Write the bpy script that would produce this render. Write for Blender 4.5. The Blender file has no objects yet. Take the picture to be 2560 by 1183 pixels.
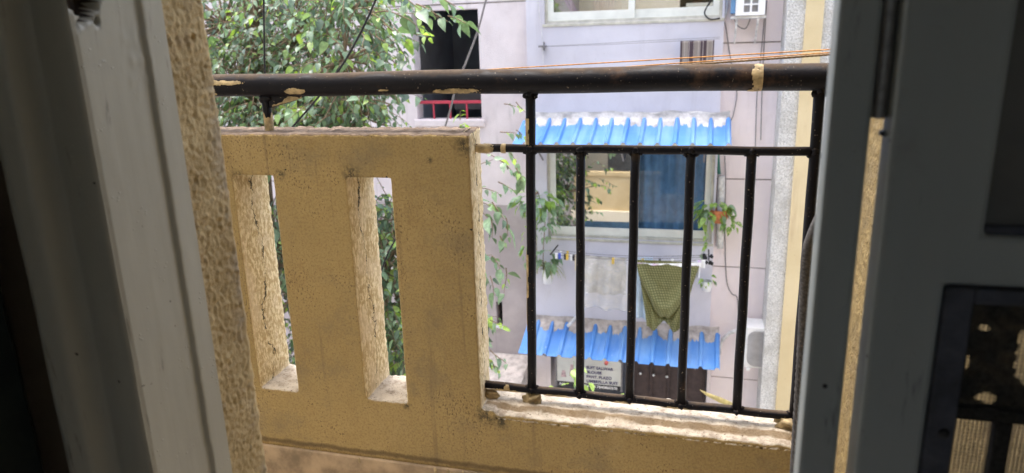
import bpy, math, random
import numpy as np
from mathutils import Vector, Matrix, noise as mnoise

rng = random.Random(7)
R = math.radians
sc = bpy.context.scene
col = sc.collection

# ------------------------------------------------------------------ camera, sky, sun, exposure
YAW, PITCH, ROLL, FPX = R(15.3), R(15.2), R(-1.7), 1770.0
_f = Vector((-math.sin(YAW) * math.cos(PITCH), math.cos(YAW) * math.cos(PITCH), -math.sin(PITCH)))
_r = Vector((math.cos(YAW), math.sin(YAW), 0.0))
_u = _r.cross(_f)
_c, _s = math.cos(ROLL), math.sin(ROLL)
CR, CU = _c * _r + _s * _u, -_s * _r + _c * _u
cam_d = bpy.data.cameras.new('camera')
cam = bpy.data.objects.new('camera', cam_d)
col.objects.link(cam)
cam.matrix_world = Matrix(((CR.x, CU.x, -_f.x, 0), (CR.y, CU.y, -_f.y, 0), (CR.z, CU.z, -_f.z, 0), (0, 0, 0, 1)))
cam_d.sensor_fit = 'HORIZONTAL'
cam_d.sensor_width = 36.0
cam_d.lens = 36.0 * FPX / 2560.0
cam_d.clip_start, cam_d.clip_end = 0.02, 400.0
cam_d.dof.use_dof = True
cam_d.dof.focus_distance = 1.75
cam_d.dof.aperture_fstop = 5.6
sc.camera = cam

SUN_DIR = Vector((-0.22, 0.10, 0.95)).normalized()
world = bpy.data.worlds.new('World')
sc.world = world
world.use_nodes = True
wn, wl = world.node_tree.nodes, world.node_tree.links
wn.clear()
sky = wn.new('ShaderNodeTexSky')
sky.sky_type = 'NISHITA'
sky.sun_disc = False
sky.sun_elevation = math.asin(SUN_DIR.z)
sky.sun_rotation = math.atan2(SUN_DIR.x, SUN_DIR.y)
sky.dust_density = 4.0
hs = wn.new('ShaderNodeHueSaturation')
hs.inputs['Saturation'].default_value = 0.75
bg = wn.new('ShaderNodeBackground')
bg.inputs['Strength'].default_value = 0.15
wo = wn.new('ShaderNodeOutputWorld')
wl.new(sky.outputs[0], hs.inputs['Color'])
wl.new(hs.outputs[0], bg.inputs['Color'])
wl.new(bg.outputs[0], wo.inputs['Surface'])
sun_d = bpy.data.lights.new('sun', 'SUN')
sun_d.energy = 0.6
sun_d.angle = R(30)
sun_d.color = (1.0, 0.96, 0.9)
sun = bpy.data.objects.new('sun', sun_d)
col.objects.link(sun)
sun.rotation_euler = SUN_DIR.to_track_quat('Z', 'Y').to_euler()
vs = sc.view_settings
vs.view_transform = 'Standard'
vs.look = 'None'
vs.gamma = 1.0
vs.use_curve_mapping = False
vs.exposure = 2.2
sc.render.engine = 'CYCLES'
sc.cycles.use_denoising = True
sc.cycles.max_bounces = 12
sc.cycles.diffuse_bounces = 6
sc.cycles.transparent_max_bounces = 16
sc.cycles.sample_clamp_indirect = 6.0


def at(x, y, ax, v):
    """world point where the sight line through photo pixel (x, y) meets the plane ax = v"""
    d = CR * ((x - 1280) / FPX) - CU * ((y - 591.5) / FPX) + _f
    i = 'XYZ'.index(ax)
    return d * (v / d[i])


def W(x, y, Y):
    return at(x, y, 'Y', Y)


# ------------------------------------------------------------------ object helpers
ORG = {}


def thing(name, label, cat, loc=(0, 0, 0), group=None):
    o = bpy.data.objects.new(name, None)
    col.objects.link(o)
    o.location = loc
    o.empty_display_size = 0.1
    o['label'] = label
    o['category'] = cat
    if group:
        o['group'] = group
    ORG[o.name] = Vector(loc)
    return o


def tag(o, label, cat, group=None):
    o['label'] = label
    o['category'] = cat
    if group:
        o['group'] = group
    return o


class MB:
    def __init__(s):
        s.v, s.f, s.m = [], [], []

    def add(s, vs_, fs, mi=0):
        b = len(s.v)
        s.v += [tuple(p) for p in vs_]
        s.f += [tuple(i + b for i in f) for f in fs]
        s.m += [mi] * len(fs)
        return s

    def box(s, x0, x1, y0, y1, z0, z1, mi=0):
        v = [(x, y, z) for x in (x0, x1) for y in (y0, y1) for z in (z0, z1)]
        return s.add(v, [(0, 1, 3, 2), (4, 6, 7, 5), (0, 4, 5, 1), (2, 3, 7, 6), (0, 2, 6, 4), (1, 5, 7, 3)], mi)

    def tube(s, pts, r, n=8, mi=0, cap=True):
        pts = [Vector(p) for p in pts]
        rr = r if isinstance(r, (list, tuple)) else [r] * len(pts)
        base = len(s.v)
        ref = Vector((0.31, 0.17, 0.93)).normalized()
        rows = []
        for i, p in enumerate(pts):
            t = (pts[min(i + 1, len(pts) - 1)] - pts[max(i - 1, 0)])
            t = t.normalized() if t.length > 1e-9 else Vector((0, 0, 1))
            if abs(t.dot(ref)) > 0.97:
                a = t.cross(Vector((1, 0.1, 0))).normalized()
            else:
                a = t.cross(ref).normalized()
            b = t.cross(a)
            rows.append([p + (a * math.cos(2 * math.pi * k / n) + b * math.sin(2 * math.pi * k / n)) * rr[i] for k in range(n)])
        vs_ = [q for row in rows for q in row]
        fs = []
        for i in range(len(pts) - 1):
            for k in range(n):
                fs.append((i * n + k, i * n + (k + 1) % n, (i + 1) * n + (k + 1) % n, (i + 1) * n + k))
        if cap:
            fs.append(tuple(range(n))[::-1])
            fs.append(tuple((len(pts) - 1) * n + k for k in range(n)))
        return s.add(vs_, fs, mi)

    def grid(s, fn, nu, nv, mi=0, wrap=False):
        vs_ = [fn(i / nu, j / nv) for i in range(nu + 1) for j in range(nv + 1)]
        fs = [(i * (nv + 1) + j, (i + 1) * (nv + 1) + j, (i + 1) * (nv + 1) + j + 1, i * (nv + 1) + j + 1)
              for i in range(nu) for j in range(nv)]
        return s.add(vs_, fs, mi)

    def prism(s, poly, axis, a0, a1, mi=0):
        """poly = 2D points in the two other axes (in xyz order), extruded along axis"""
        def mk(p, a):
            return {'X': (a, p[0], p[1]), 'Y': (p[0], a, p[1]), 'Z': (p[0], p[1], a)}[axis]
        n = len(poly)
        vs_ = [mk(p, a0) for p in poly] + [mk(p, a1) for p in poly]
        fs = [tuple(range(n))[::-1], tuple(range(n, 2 * n))] + [(i, (i + 1) % n, n + (i + 1) % n, n + i) for i in range(n)]
        return s.add(vs_, fs, mi)

    def blob(s, c, r, nz=0.25, n=8, sc_=(1, 1, 1), mi=0, seed=0.0):
        c = Vector(c)
        vs_, fs = [], []
        m = n
        for i in range(m + 1):
            th = math.pi * i / m
            for k in range(2 * n):
                ph = math.pi * k / n
                d = Vector((math.sin(th) * math.cos(ph), math.sin(th) * math.sin(ph), math.cos(th)))
                q = r * (1 + nz * mnoise.noise(d * 1.7 + Vector((seed, seed * 2, 1.3))))
                vs_.append(c + Vector((d.x * q * sc_[0], d.y * q * sc_[1], d.z * q * sc_[2])))
        for i in range(m):
            for k in range(2 * n):
                fs.append((i * 2 * n + k, (i + 1) * 2 * n + k, (i + 1) * 2 * n + (k + 1) % (2 * n), i * 2 * n + (k + 1) % (2 * n)))
        return s.add(vs_, fs, mi)

    def build(s, name, mats, parent=None, smooth=False, bevel=0.0, kind=None, fixn=False):
        me = bpy.data.meshes.new(name)
        root = parent
        while root is not None and root.parent is not None:
            root = root.parent
        og = ORG.get(root.name, Vector()) if root is not None else Vector()
        me.from_pydata([(p[0] - og.x, p[1] - og.y, p[2] - og.z) for p in s.v], [], s.f)
        if not isinstance(mats, (list, tuple)):
            mats = [mats]
        for m_ in mats:
            me.materials.append(m_)
        if any(s.m):
            me.polygons.foreach_set('material_index', s.m)
        if smooth:
            me.polygons.foreach_set('use_smooth', [True] * len(me.polygons))
        me.update()
        o = bpy.data.objects.new(name, me)
        col.objects.link(o)
        if parent is not None:
            o.parent = parent
        if bevel:
            b = o.modifiers.new('bevel', 'BEVEL')
            b.width = bevel
            b.segments = 2
            b.limit_method = 'ANGLE'
        if kind:
            o['kind'] = kind
        return o


def put(name, me, parent, loc, rot=None, scale=None):
    o = bpy.data.objects.new(name, me)
    col.objects.link(o)
    og = Vector()
    if parent is not None:
        o.parent = parent
        root = parent
        while root.parent is not None:
            root = root.parent
        og = ORG.get(root.name, Vector())
    o.location = Vector(loc) - og
    if rot is not None:
        o.rotation_mode = 'QUATERNION'
        o.rotation_quaternion = rot
    if scale is not None:
        o.scale = (scale, scale, scale)
    return o


# ------------------------------------------------------------------ material helpers
class NT:
    def __init__(s, name):
        s.mat = bpy.data.materials.new(name)
        s.mat.use_nodes = True
        s.t = s.mat.node_tree
        s.n, s.l = s.t.nodes, s.t.links
        s.n.clear()
        s.out = s.n.new('ShaderNodeOutputMaterial')
        s.p = s.n.new('ShaderNodeBsdfPrincipled')
        s.l.new(s.p.outputs[0], s.out.inputs['Surface'])
        g = s.n.new('ShaderNodeNewGeometry')
        s.pos, s.nor = g.outputs['Position'], g.outputs['Normal']

    def _set(s, sock, v):
        if isinstance(v, bpy.types.NodeSocket):
            s.l.new(v, sock)
        elif v is not None:
            if sock.type == 'RGBA' and len(v) == 3:
                v = (*v, 1)
            sock.default_value = v

    def map(s, scale=(1, 1, 1), src=None, loc=(0, 0, 0)):
        m = s.n.new('ShaderNodeMapping')
        s.l.new(src or s.pos, m.inputs['Vector'])
        m.inputs['Scale'].default_value = scale
        m.inputs['Location'].default_value = loc
        return m.outputs[0]

    def noise(s, scale, detail=4, rough=0.55, vec=None, dist=0.0):
        n = s.n.new('ShaderNodeTexNoise')
        s.l.new(vec or s.pos, n.inputs['Vector'])
        n.inputs['Scale'].default_value = scale
        n.inputs['Detail'].default_value = detail
        n.inputs['Roughness'].default_value = rough
        n.inputs['Distortion'].default_value = dist
        return n.outputs['Fac']

    def voro(s, scale, vec=None, out='Distance', feat='F1'):
        n = s.n.new('ShaderNodeTexVoronoi')
        n.feature = feat
        s.l.new(vec or s.pos, n.inputs['Vector'])
        n.inputs['Scale'].default_value = scale
        return n.outputs[out]

    def ramp(s, fac, a, b, lo=0.0, hi=1.0):
        n = s.n.new('ShaderNodeMapRange')
        n.interpolation_type = 'SMOOTHSTEP'
        s._set(n.inputs['Value'], fac)
        n.inputs['From Min'].default_value = a
        n.inputs['From Max'].default_value = b
        n.inputs['To Min'].default_value = lo
        n.inputs['To Max'].default_value = hi
        return n.outputs[0]

    def mix(s, fac, a, b, mode='MIX'):
        n = s.n.new('ShaderNodeMix')
        n.data_type = 'RGBA'
        n.blend_type = mode
        s._set(n.inputs[0], fac)
        s._set(n.inputs[6], a)
        s._set(n.inputs[7], b)
        return n.outputs[2]

    def math(s, op, a, b=0.0, c=None):
        n = s.n.new('ShaderNodeMath')
        n.operation = op
        s._set(n.inputs[0], a)
        s._set(n.inputs[1], b)
        if c is not None:
            s._set(n.inputs[2], c)
        return n.outputs[0]

    def sep(s, v):
        n = s.n.new('ShaderNodeSeparateXYZ')
        s.l.new(v, n.inputs[0])
        return n.outputs

    def bump(s, h, strength=0.5, dist=0.01, prev=None):
        n = s.n.new('ShaderNodeBump')
        s._set(n.inputs['Height'], h)
        n.inputs['Strength'].default_value = strength
        n.inputs['Distance'].default_value = dist
        if prev is not None:
            s.l.new(prev, n.inputs['Normal'])
        return n.outputs[0]

    def fin(s, color=None, rough=0.8, normal=None, spec=0.4, metal=0.0):
        s._set(s.p.inputs['Base Color'], color)
        s._set(s.p.inputs['Roughness'], rough)
        s._set(s.p.inputs['Metallic'], metal)
        s.p.inputs['Specular IOR Level'].default_value = spec
        if normal is not None:
            s.l.new(normal, s.p.inputs['Normal'])
        return s.mat


def simple(name, color, rough=0.7, var=0.15, scale=8.0, bump=0.0, bscale=60.0, spec=0.4, metal=0.0, bdist=0.005):
    t = NT(name)
    f = t.ramp(t.noise(scale, 5, 0.6), 0.3, 0.7)
    d = tuple(c * (1 - var) for c in color)
    u = tuple(min(1, c * (1 + var * 0.6)) for c in color)
    cc = t.mix(f, d, u)
    nm = t.bump(t.noise(bscale, 4), bump, bdist) if bump else None
    return t.fin(cc, rough, nm, spec, metal)


def mat_mustard(name='mustard_plaster', base=(0.42, 0.31, 0.138), cracks=True, side_amt=0.85):
    t = NT(name)
    big = t.ramp(t.noise(3.0, 5, 0.6), 0.35, 0.7)
    c = t.mix(big, tuple(k * 0.84 for k in base), base)
    grime = t.ramp(t.noise(9.0, 6, 0.7), 0.52, 0.72)
    c = t.mix(t.math('MULTIPLY', grime, 0.35), c, (0.26, 0.17, 0.075))
    mid = t.ramp(t.noise(45.0, 4, 0.7), 0.5, 0.75)
    c = t.mix(t.math('MULTIPLY', mid, 0.35), c, (0.27, 0.18, 0.08))
    fine = t.ramp(t.noise(170.0, 4, 0.75), 0.42, 0.66)
    c = t.mix(t.math('MULTIPLY', fine, 0.55), c, (0.22, 0.145, 0.068))
    pale = t.ramp(t.noise(5.0, 5, 0.65, vec=t.map((1, 1, 0.6), loc=(7, 3, 5))), 0.52, 0.72)
    c = t.mix(t.math('MULTIPLY', pale, 0.35), c, (0.56, 0.44, 0.26))
    run = t.ramp(t.noise(1.0, 4, 0.6, vec=t.map((34, 4, 1.6))), 0.56, 0.72)
    c = t.mix(t.math('MULTIPLY', run, 0.55), c, (0.19, 0.135, 0.075))
    soot = t.math('MULTIPLY', t.ramp(t.noise(4.2, 6, 0.72, vec=t.map((1, 1, 1), loc=(11, 2, 6))), 0.50, 0.70), 0.60)
    c = t.mix(soot, c, (0.20, 0.16, 0.10))
    # streaky pits, longer than wide
    spk = t.noise(210.0, 3, 0.6, vec=t.map((1, 1, 0.6)))
    dens = t.ramp(t.noise(6.0, 4, 0.6), 0.36, 0.68, -0.05, 0.09)
    spm = t.ramp(t.math('ADD', spk, dens), 0.63, 0.71)
    c = t.mix(t.math('MULTIPLY', spm, 0.75), c, (0.10, 0.065, 0.035))
    blk = t.ramp(t.noise(60.0, 2, 0.5, vec=t.map((1, 1, 1.0), loc=(3, 1, 2))), 0.725, 0.76)
    c = t.mix(blk, c, (0.03, 0.025, 0.02))
    nx, ny, nz = t.sep(t.nor)
    # upward faces: bare cement with dust
    px, py, pz = t.sep(t.pos)
    top = t.ramp(t.math('ADD', nz, t.math('MULTIPLY', t.math('SUBTRACT', t.noise(70.0, 4, 0.65), 0.5), 1.1)), 0.42, 0.72)
    cem = t.mix(t.ramp(t.noise(25.0, 5, 0.7), 0.35, 0.68), (0.12, 0.085, 0.06), (0.24, 0.18, 0.13))
    lim = t.mix(t.ramp(t.noise(30.0, 5, 0.7, vec=t.map((1, 1, 1), loc=(9, 4, 1))), 0.30, 0.60), (0.30, 0.24, 0.18), (0.58, 0.51, 0.41))
    cem = t.mix(t.ramp(pz, -0.5, -0.6, 0.0, 1.0), cem, lim)
    cem = t.mix(t.ramp(t.noise(160.0, 3, 0.6), 0.60, 0.70), cem, (0.14, 0.10, 0.07))
    c = t.mix(top, c, cem)
    # side faces of the openings: sandier, pitted, and paled to paint in light from outside
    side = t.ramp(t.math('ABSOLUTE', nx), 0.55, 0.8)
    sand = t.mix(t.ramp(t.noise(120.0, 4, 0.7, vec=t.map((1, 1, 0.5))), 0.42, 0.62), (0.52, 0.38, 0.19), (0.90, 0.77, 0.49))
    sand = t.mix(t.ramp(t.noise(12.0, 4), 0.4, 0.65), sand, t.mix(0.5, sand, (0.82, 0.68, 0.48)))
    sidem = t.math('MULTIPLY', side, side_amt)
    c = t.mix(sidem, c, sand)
    if cracks:
        for pt_, rad_ in (((-0.80, 1.5, -0.286), 0.035), ((-0.99, 1.5, -0.29), 0.020), ((-0.515, 1.5, -0.215), 0.035), ((-0.49, 1.5, -0.885), 0.04), ((-0.70, 1.5, -0.885), 0.018), ((-1.11, 1.5, -0.30), 0.03), ((-0.45, 1.5, -0.90), 0.03), ((-0.60, 1.5, -0.25), 0.012)):
            dn = t.n.new('ShaderNodeVectorMath')
            dn.operation = 'DISTANCE'
            t.l.new(t.pos, dn.inputs[0])
            dn.inputs[1].default_value = pt_
            mk = t.math('MULTIPLY', t.ramp(dn.outputs['Value'], 0.0, rad_, 1.0, 0.0), t.ramp(t.noise(70.0, 5, 0.75), 0.40, 0.56))
            c = t.mix(t.math('MULTIPLY', mk, 0.95), c, (0.05, 0.045, 0.035))
    h = t.math('ADD', t.math('MULTIPLY', t.noise(130.0, 5, 0.7), 0.6), t.math('MULTIPLY', t.noise(40.0, 4, 0.6), 1.0))
    nrm = t.bump(h, 0.75, 0.009)
    if cracks:
        wob = t.math('MULTIPLY', t.math('SUBTRACT', t.noise(6.0, 6, 0.7, vec=t.map((7.3, 0.02, 1))), 0.5), 0.14)
        cy = t.math('ADD', 1.566, wob)
        d = t.math('ABSOLUTE', t.math('SUBTRACT', py, cy))
        wid = t.ramp(t.noise(14.0, 3, 0.6), 0.42, 0.72, 0.0004, 0.0055)
        cr = t.math('MULTIPLY', t.math('LESS_THAN', d, wid), side)
        c = t.mix(t.math('MULTIPLY', cr, 0.9), c, (0.05, 0.04, 0.025))
        nrm = t.bump(t.math('MULTIPLY', cr, -1.0), 1.0, 0.01, nrm)
        # dirt line where the two ledge strips meet
        ld = t.math('ABSOLUTE', t.math('SUBTRACT', py, t.math('ADD', 1.536, t.math('MULTIPLY', t.math('SUBTRACT', t.noise(9.0, 4), 0.5), 0.03))))
        lm = t.math('MULTIPLY', t.ramp(ld, 0.004, 0.012, 1.0, 0.0), t.math('MULTIPLY', top, t.math('GREATER_THAN', px, -0.5)))
        c = t.mix(t.math('MULTIPLY', lm, 0.75), c, (0.20, 0.13, 0.06))
        # dark line above the skirting
        dl = t.math('SUBTRACT', pz, t.math('ADD', -1.032, t.math('MULTIPLY', t.math('SUBTRACT', t.noise(20.0, 4), 0.5), 0.02)))
        dm = t.math('MULTIPLY', t.ramp(t.math('ABSOLUTE', dl), 0.002, 0.011, 1.0, 0.0), t.math('LESS_THAN', ny, -0.3))
        c = t.mix(t.math('MULTIPLY', dm, 0.7), c, (0.09, 0.06, 0.035))
    return t.fin(c, 0.9, nrm, 0.25)


def mat_wall(name, a, b, stain=(0.30, 0.27, 0.26), stain_amt=0.35, bump=0.35, bscale=70.0, bdist=0.012, streak=True):
    t = NT(name)
    c = t.mix(t.ramp(t.noise(1.4, 5, 0.6), 0.35, 0.7), a, b)
    sm = t.ramp(t.noise(3.2, 7, 0.75, vec=t.map((1, 1, 0.45 if streak else 1))), 0.56, 0.78)
    c = t.mix(t.math('MULTIPLY', sm, stain_amt), c, stain)
    dk = t.ramp(t.noise(17.0, 5, 0.7, vec=t.map((1, 1, 0.7), loc=(2, 5, 1))), 0.69, 0.76)
    c = t.mix(t.math('MULTIPLY', dk, 0.5), c, tuple(k * 0.5 for k in stain))
    dr_ = t.math('MULTIPLY', t.ramp(t.noise(1.0, 5, 0.65, vec=t.map((7.5, 7.5, 0.55))), 0.55, 0.74), t.ramp(t.noise(0.9, 3, vec=t.map((1, 1, 1), loc=(3, 3, 9))), 0.42, 0.62))
    c = t.mix(t.math('MULTIPLY', dr_, 0.45), c, stain)
    spk = t.ramp(t.noise(48.0, 3, 0.6), 0.66, 0.74)
    c = t.mix(t.math('MULTIPLY', spk, 0.35), c, tuple(k * 0.6 for k in stain))
    nrm = t.bump(t.noise(bscale, 5, 0.65), bump, bdist)
    return t.fin(c, 0.88, nrm, 0.25)


M = {}
M['mustard'] = mat_mustard()
M['mustard_plain'] = mat_mustard('mustard_plaster_outside', cracks=False, side_amt=0.0)
M['lilac'] = mat_wall('lilac_white_paint', (0.55, 0.54, 0.605), (0.63, 0.62, 0.685), (0.40, 0.38, 0.40), 0.30, 0.15, 40)
M['pink'] = mat_wall('pale_pink_plaster', (0.80, 0.73, 0.76), (0.86, 0.79, 0.81), (0.50, 0.44, 0.44), 0.30, 0.35, 55, 0.015)
M['pinkgrey'] = mat_wall('grey_pink_plaster', (0.60, 0.54, 0.55), (0.72, 0.66, 0.67), (0.27, 0.24, 0.24), 0.45, 0.4, 55, 0.015)
M['pinkgrey_shade'] = mat_wall('grey_pink_plaster_painted_shade', (0.36, 0.32, 0.32), (0.46, 0.41, 0.41), (0.20, 0.18, 0.18), 0.4, 0.4, 55, 0.015)  # darkened wall colour, a shadow painted into the plaster
M['facade'] = mat_wall('cream_facade_paled_for_bounce', (0.66, 0.58, 0.42), (0.76, 0.68, 0.52), (0.45, 0.38, 0.28), 0.3)  # unseen facade made pale to bounce light onto the parapet
M['floortile'] = mat_wall('terrazzo_floor_paled_for_bounce', (0.50, 0.46, 0.40), (0.58, 0.54, 0.47), (0.35, 0.31, 0.26), 0.3)  # unseen balcony floor, paled to bounce light upward
M['creamband'] = mat_wall('dull_cream_band_paint', (0.58, 0.48, 0.29), (0.66, 0.56, 0.36), (0.36, 0.24, 0.15), 0.3)
M['greywall'] = mat_wall('grey_cement_plaster', (0.30, 0.27, 0.26), (0.42, 0.39, 0.37), (0.16, 0.14, 0.13), 0.4)
M['creamwall'] = mat_wall('cream_painted_wall', (0.55, 0.42, 0.22), (0.66, 0.52, 0.30), (0.30, 0.22, 0.12), 0.3)


def mat_roughcast():
    t = NT('grey_roughcast')
    v = t.voro(60.0)
    n = t.noise(85.0, 4, 0.7)
    c = t.mix(t.ramp(n, 0.36, 0.60), (0.50, 0.50, 0.485), (0.84, 0.84, 0.825))
    c = t.mix(t.ramp(t.noise(4.0, 4), 0.4, 0.7), c, t.mix(0.5, c, (0.42, 0.41, 0.38)))
    return t.fin(c, 0.9, t.bump(t.math('ADD', v, n), 0.9, 0.02), 0.2)


M['roughcast'] = mat_roughcast()


def mat_frame_paint(name, base, worn):
    t = NT(name)
    c = t.mix(t.ramp(t.noise(5.0, 5, 0.6, vec=t.map((1, 1, 0.25))), 0.35, 0.7), tuple(k * 0.86 for k in base), base)
    c = t.mix(t.math('MULTIPLY', t.ramp(t.noise(11.0, 6, 0.7), 0.55, 0.75), 0.35), c, worn)
    px, py, pz = t.sep(t.pos)
    c = t.mix(t.ramp(t.noise(60.0, 2, 0.5), 0.75, 0.78), c, (0.05, 0.04, 0.03))
    sm = t.math('MULTIPLY', t.ramp(t.noise(26.0, 5, 0.7, vec=t.map((1.6, 1.6, 0.22), loc=(5, 2, 1))), 0.60, 0.72), 0.65)
    c = t.mix(sm, c, tuple(k * 0.35 for k in worn))
    # raised paint pimples and brush streaks
    pim = t.ramp(t.voro(130.0), 0.10, 0.22, 1.0, 0.0)
    pim = t.math('MULTIPLY', pim, t.ramp(t.noise(22.0, 2), 0.5, 0.62))
    st = t.noise(90.0, 3, 0.5, vec=t.map((1, 1, 0.03)))
    h = t.math('ADD', t.math('MULTIPLY', pim, 0.7), t.math('MULTIPLY', st, 0.22))
    h = t.math('ADD', h, t.math('MULTIPLY', t.noise(25.0, 3), 0.3))
    return t.fin(c, 0.48, t.bump(h, 0.45, 0.003), 0.35)


M['frame'] = mat_frame_paint('old_ivory_gloss_paint', (0.41, 0.385, 0.30), (0.29, 0.265, 0.21))
M['leafpaint'] = mat_frame_paint('grey_gloss_paint', (0.40, 0.43, 0.41), (0.25, 0.25, 0.235))
M['rawwood'] = simple('dark_raw_wood', (0.07, 0.05, 0.035), 0.9, 0.5, 40, 0.8, 120)
M['blackiron'] = None


def mat_iron():
    t = NT('black_enamel_iron')
    nx, ny, nz = t.sep(t.nor)
    n1 = t.noise(14.0, 6, 0.7)
    up = t.ramp(t.math('ADD', nz, t.math('MULTIPLY', t.math('SUBTRACT', n1, 0.5), 1.2)), 0.5, 1.15)
    c = t.mix(t.math('MULTIPLY', up, 0.8), (0.006, 0.006, 0.010), (0.13, 0.095, 0.065))
    c = t.mix(t.ramp(t.noise(190.0, 2, 0.5), 0.70, 0.75), c, (0.30, 0.25, 0.19))
    c = t.mix(t.math('MULTIPLY', t.ramp(t.noise(6.0, 6, 0.75), 0.54, 0.70), 0.55), c, (0.11, 0.062, 0.035))
    r = t.ramp(t.math('ADD', up, n1), 0.3, 1.2, 0.42, 0.9)
    return t.fin(c, r, t.bump(t.noise(70.0, 5, 0.65), 0.3, 0.003), 0.18)


M['blackiron'] = mat_iron()
M['splash'] = simple('dried_cream_paint', (0.44, 0.34, 0.19), 0.75, 0.45, 60, 0.6, 150, bdist=0.002)
M['cement'] = simple('pale_mortar', (0.56, 0.54, 0.53), 0.95, 0.35, 6, 0.5, 40, bdist=0.02)
M['mortar_grey'] = simple('dirty_mortar', (0.46, 0.41, 0.38), 0.95, 0.35, 9, 0.5, 45, bdist=0.02)
M['skirting'] = simple('brown_skirting_stone', (0.34, 0.25, 0.16), 0.6, 0.45, 14, 0.2, 60)


def mat_sheet():
    t = NT('blue_roofing_sheet')
    c = t.mix(t.ramp(t.noise(2.2, 5, 0.6), 0.35, 0.7), (0.06, 0.20, 0.54), (0.09, 0.26, 0.60))
    sp = t.ramp(t.noise(13.0, 6, 0.75), 0.60, 0.74)
    c = t.mix(t.math('MULTIPLY', sp, 0.5), c, (0.45, 0.53, 0.70))
    fade = t.ramp(t.noise(2.0, 4, 0.6, vec=t.map((3.0, 0.5, 0.5), loc=(1, 2, 3))), 0.40, 0.70)
    c = t.mix(t.math('MULTIPLY', fade, 0.50), c, (0.26, 0.44, 0.68))
    dirt = t.ramp(t.noise(9.0, 5, 0.7, vec=t.map((3.0, 0.35, 0.35), loc=(4, 4, 4))), 0.56, 0.72)
    c = t.mix(t.math('MULTIPLY', dirt, 0.30), c, (0.13, 0.17, 0.24))
    return t.fin(c, 0.42, t.bump(t.noise(9.0, 3), 0.15, 0.01), 0.5)


M['sheet'] = mat_sheet()
M['alu'] = simple('pale_window_aluminium', (0.72, 0.74, 0.70), 0.4, 0.08, 6)
M['alu_dark'] = simple('beige_window_track', (0.50, 0.49, 0.42), 0.55, 0.2, 10)


def mat_glass(name, refl, tint):
    t = NT(name)
    gl = t.n.new('ShaderNodeBsdfGlossy')
    gl.inputs['Roughness'].default_value = 0.015
    gl.inputs['Color'].default_value = (0.95, 0.95, 0.95, 1)
    t.l.new(t.bump(t.noise(1.1, 2), 0.02, 0.02), gl.inputs['Normal'])
    tr = t.n.new('ShaderNodeBsdfTransparent')
    tr.inputs['Color'].default_value = (*tint, 1)
    mx = t.n.new('ShaderNodeMixShader')
    mx.inputs[0].default_value = refl
    t.l.new(tr.outputs[0], mx.inputs[1])
    t.l.new(gl.outputs[0], mx.inputs[2])
    t.l.new(mx.outputs[0], t.out.inputs['Surface'])
    return t.mat


M['glass_mirror'] = mat_glass('reflective_tinted_glass', 0.62, (0.45, 0.47, 0.48))
M['glass_half'] = mat_glass('half_reflective_glass', 0.40, (0.85, 0.86, 0.86))
M['glass'] = mat_glass('clear_window_glass', 0.025, (0.85, 0.88, 0.9))
M['dark'] = simple('unlit_room_plaster', (0.34, 0.37, 0.44), 0.9, 0.2, 2)
M['room'] = simple('dim_room_paint', (0.50, 0.45, 0.36), 0.9, 0.2, 2)
M['blackcloth'] = simple('very_dark_green_cloth', (0.012, 0.016, 0.010), 0.95, 0.4, 20)
M['curtain'] = simple('blue_curtain_cloth', (0.13, 0.26, 0.44), 0.9, 0.2, 8)
M['redcloth'] = simple('dull_red_curtain_cloth', (0.42, 0.10, 0.09), 0.9, 0.3, 8)
M['orange'] = simple('orange_door_wood', (0.52, 0.28, 0.12), 0.6, 0.3, 8)
M['pinkcloth'] = simple('pink_cloth', (0.62, 0.24, 0.48), 0.8, 0.2, 20)
M['redrail'] = simple('red_painted_rail', (0.45, 0.05, 0.08), 0.45, 0.2, 20)
M['white'] = simple('white_plastic_casing', (0.80, 0.81, 0.82), 0.45, 0.08, 6)
M['acgrey'] = simple('grey_fan_grille', (0.42, 0.42, 0.44), 0.6, 0.12, 10)
M['cable_black'] = simple('black_rubber_cable', (0.012, 0.012, 0.014), 0.6, 0.2, 20)
M['cable_grey'] = simple('grey_wire', (0.22, 0.21, 0.22), 0.7, 0.2, 20)
M['pvc'] = simple('dirty_white_pvc_pipe', (0.66, 0.66, 0.66), 0.6, 0.3, 12)
M['hosegreen'] = simple('green_hose', (0.03, 0.14, 0.11), 0.5, 0.2, 12)
M['string'] = simple('orange_nylon_cord', (0.70, 0.34, 0.10), 0.8, 0.3, 200)
M['rope'] = simple('brown_twisted_rope', (0.30, 0.22, 0.13), 0.95, 0.4, 200)
M['greyrope'] = simple('grey_braided_rope', (0.10, 0.095, 0.095), 0.95, 0.4, 150)
M['terra'] = simple('terracotta_clay', (0.55, 0.20, 0.10), 0.85, 0.25, 15)
M['steel'] = simple('dull_hinge_steel', (0.32, 0.31, 0.30), 0.45, 0.3, 60, metal=0.7)
M['linermetal'] = simple('dark_blue_grey_iron', (0.075, 0.08, 0.10), 0.6, 0.4, 30, 0.4, 60)
M['screen'] = simple('clogged_dark_mesh', (0.030, 0.028, 0.024), 0.95, 0.5, 300)
M['screen_wire'] = simple('dusty_mesh_wire', (0.20, 0.16, 0.11), 0.8, 0.3, 60)
M['panel'] = simple('dark_inset_panel', (0.16, 0.155, 0.14), 0.75, 0.2, 10)
M['signwhite'] = simple('sign_face_white', (0.62, 0.63, 0.60), 0.5, 0.12, 5)
M['signblack'] = simple('sign_strip_black', (0.025, 0.025, 0.03), 0.5, 0.2, 5)
M['ink'] = simple('navy_sign_ink', (0.05, 0.045, 0.14), 0.6, 0.1, 20)
M['inkwhite'] = simple('white_sign_ink', (0.75, 0.75, 0.75), 0.6, 0.1, 20)
M['brownmetal'] = simple('brown_shutter_paint', (0.055, 0.036, 0.035), 0.6, 0.3, 12)
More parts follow.
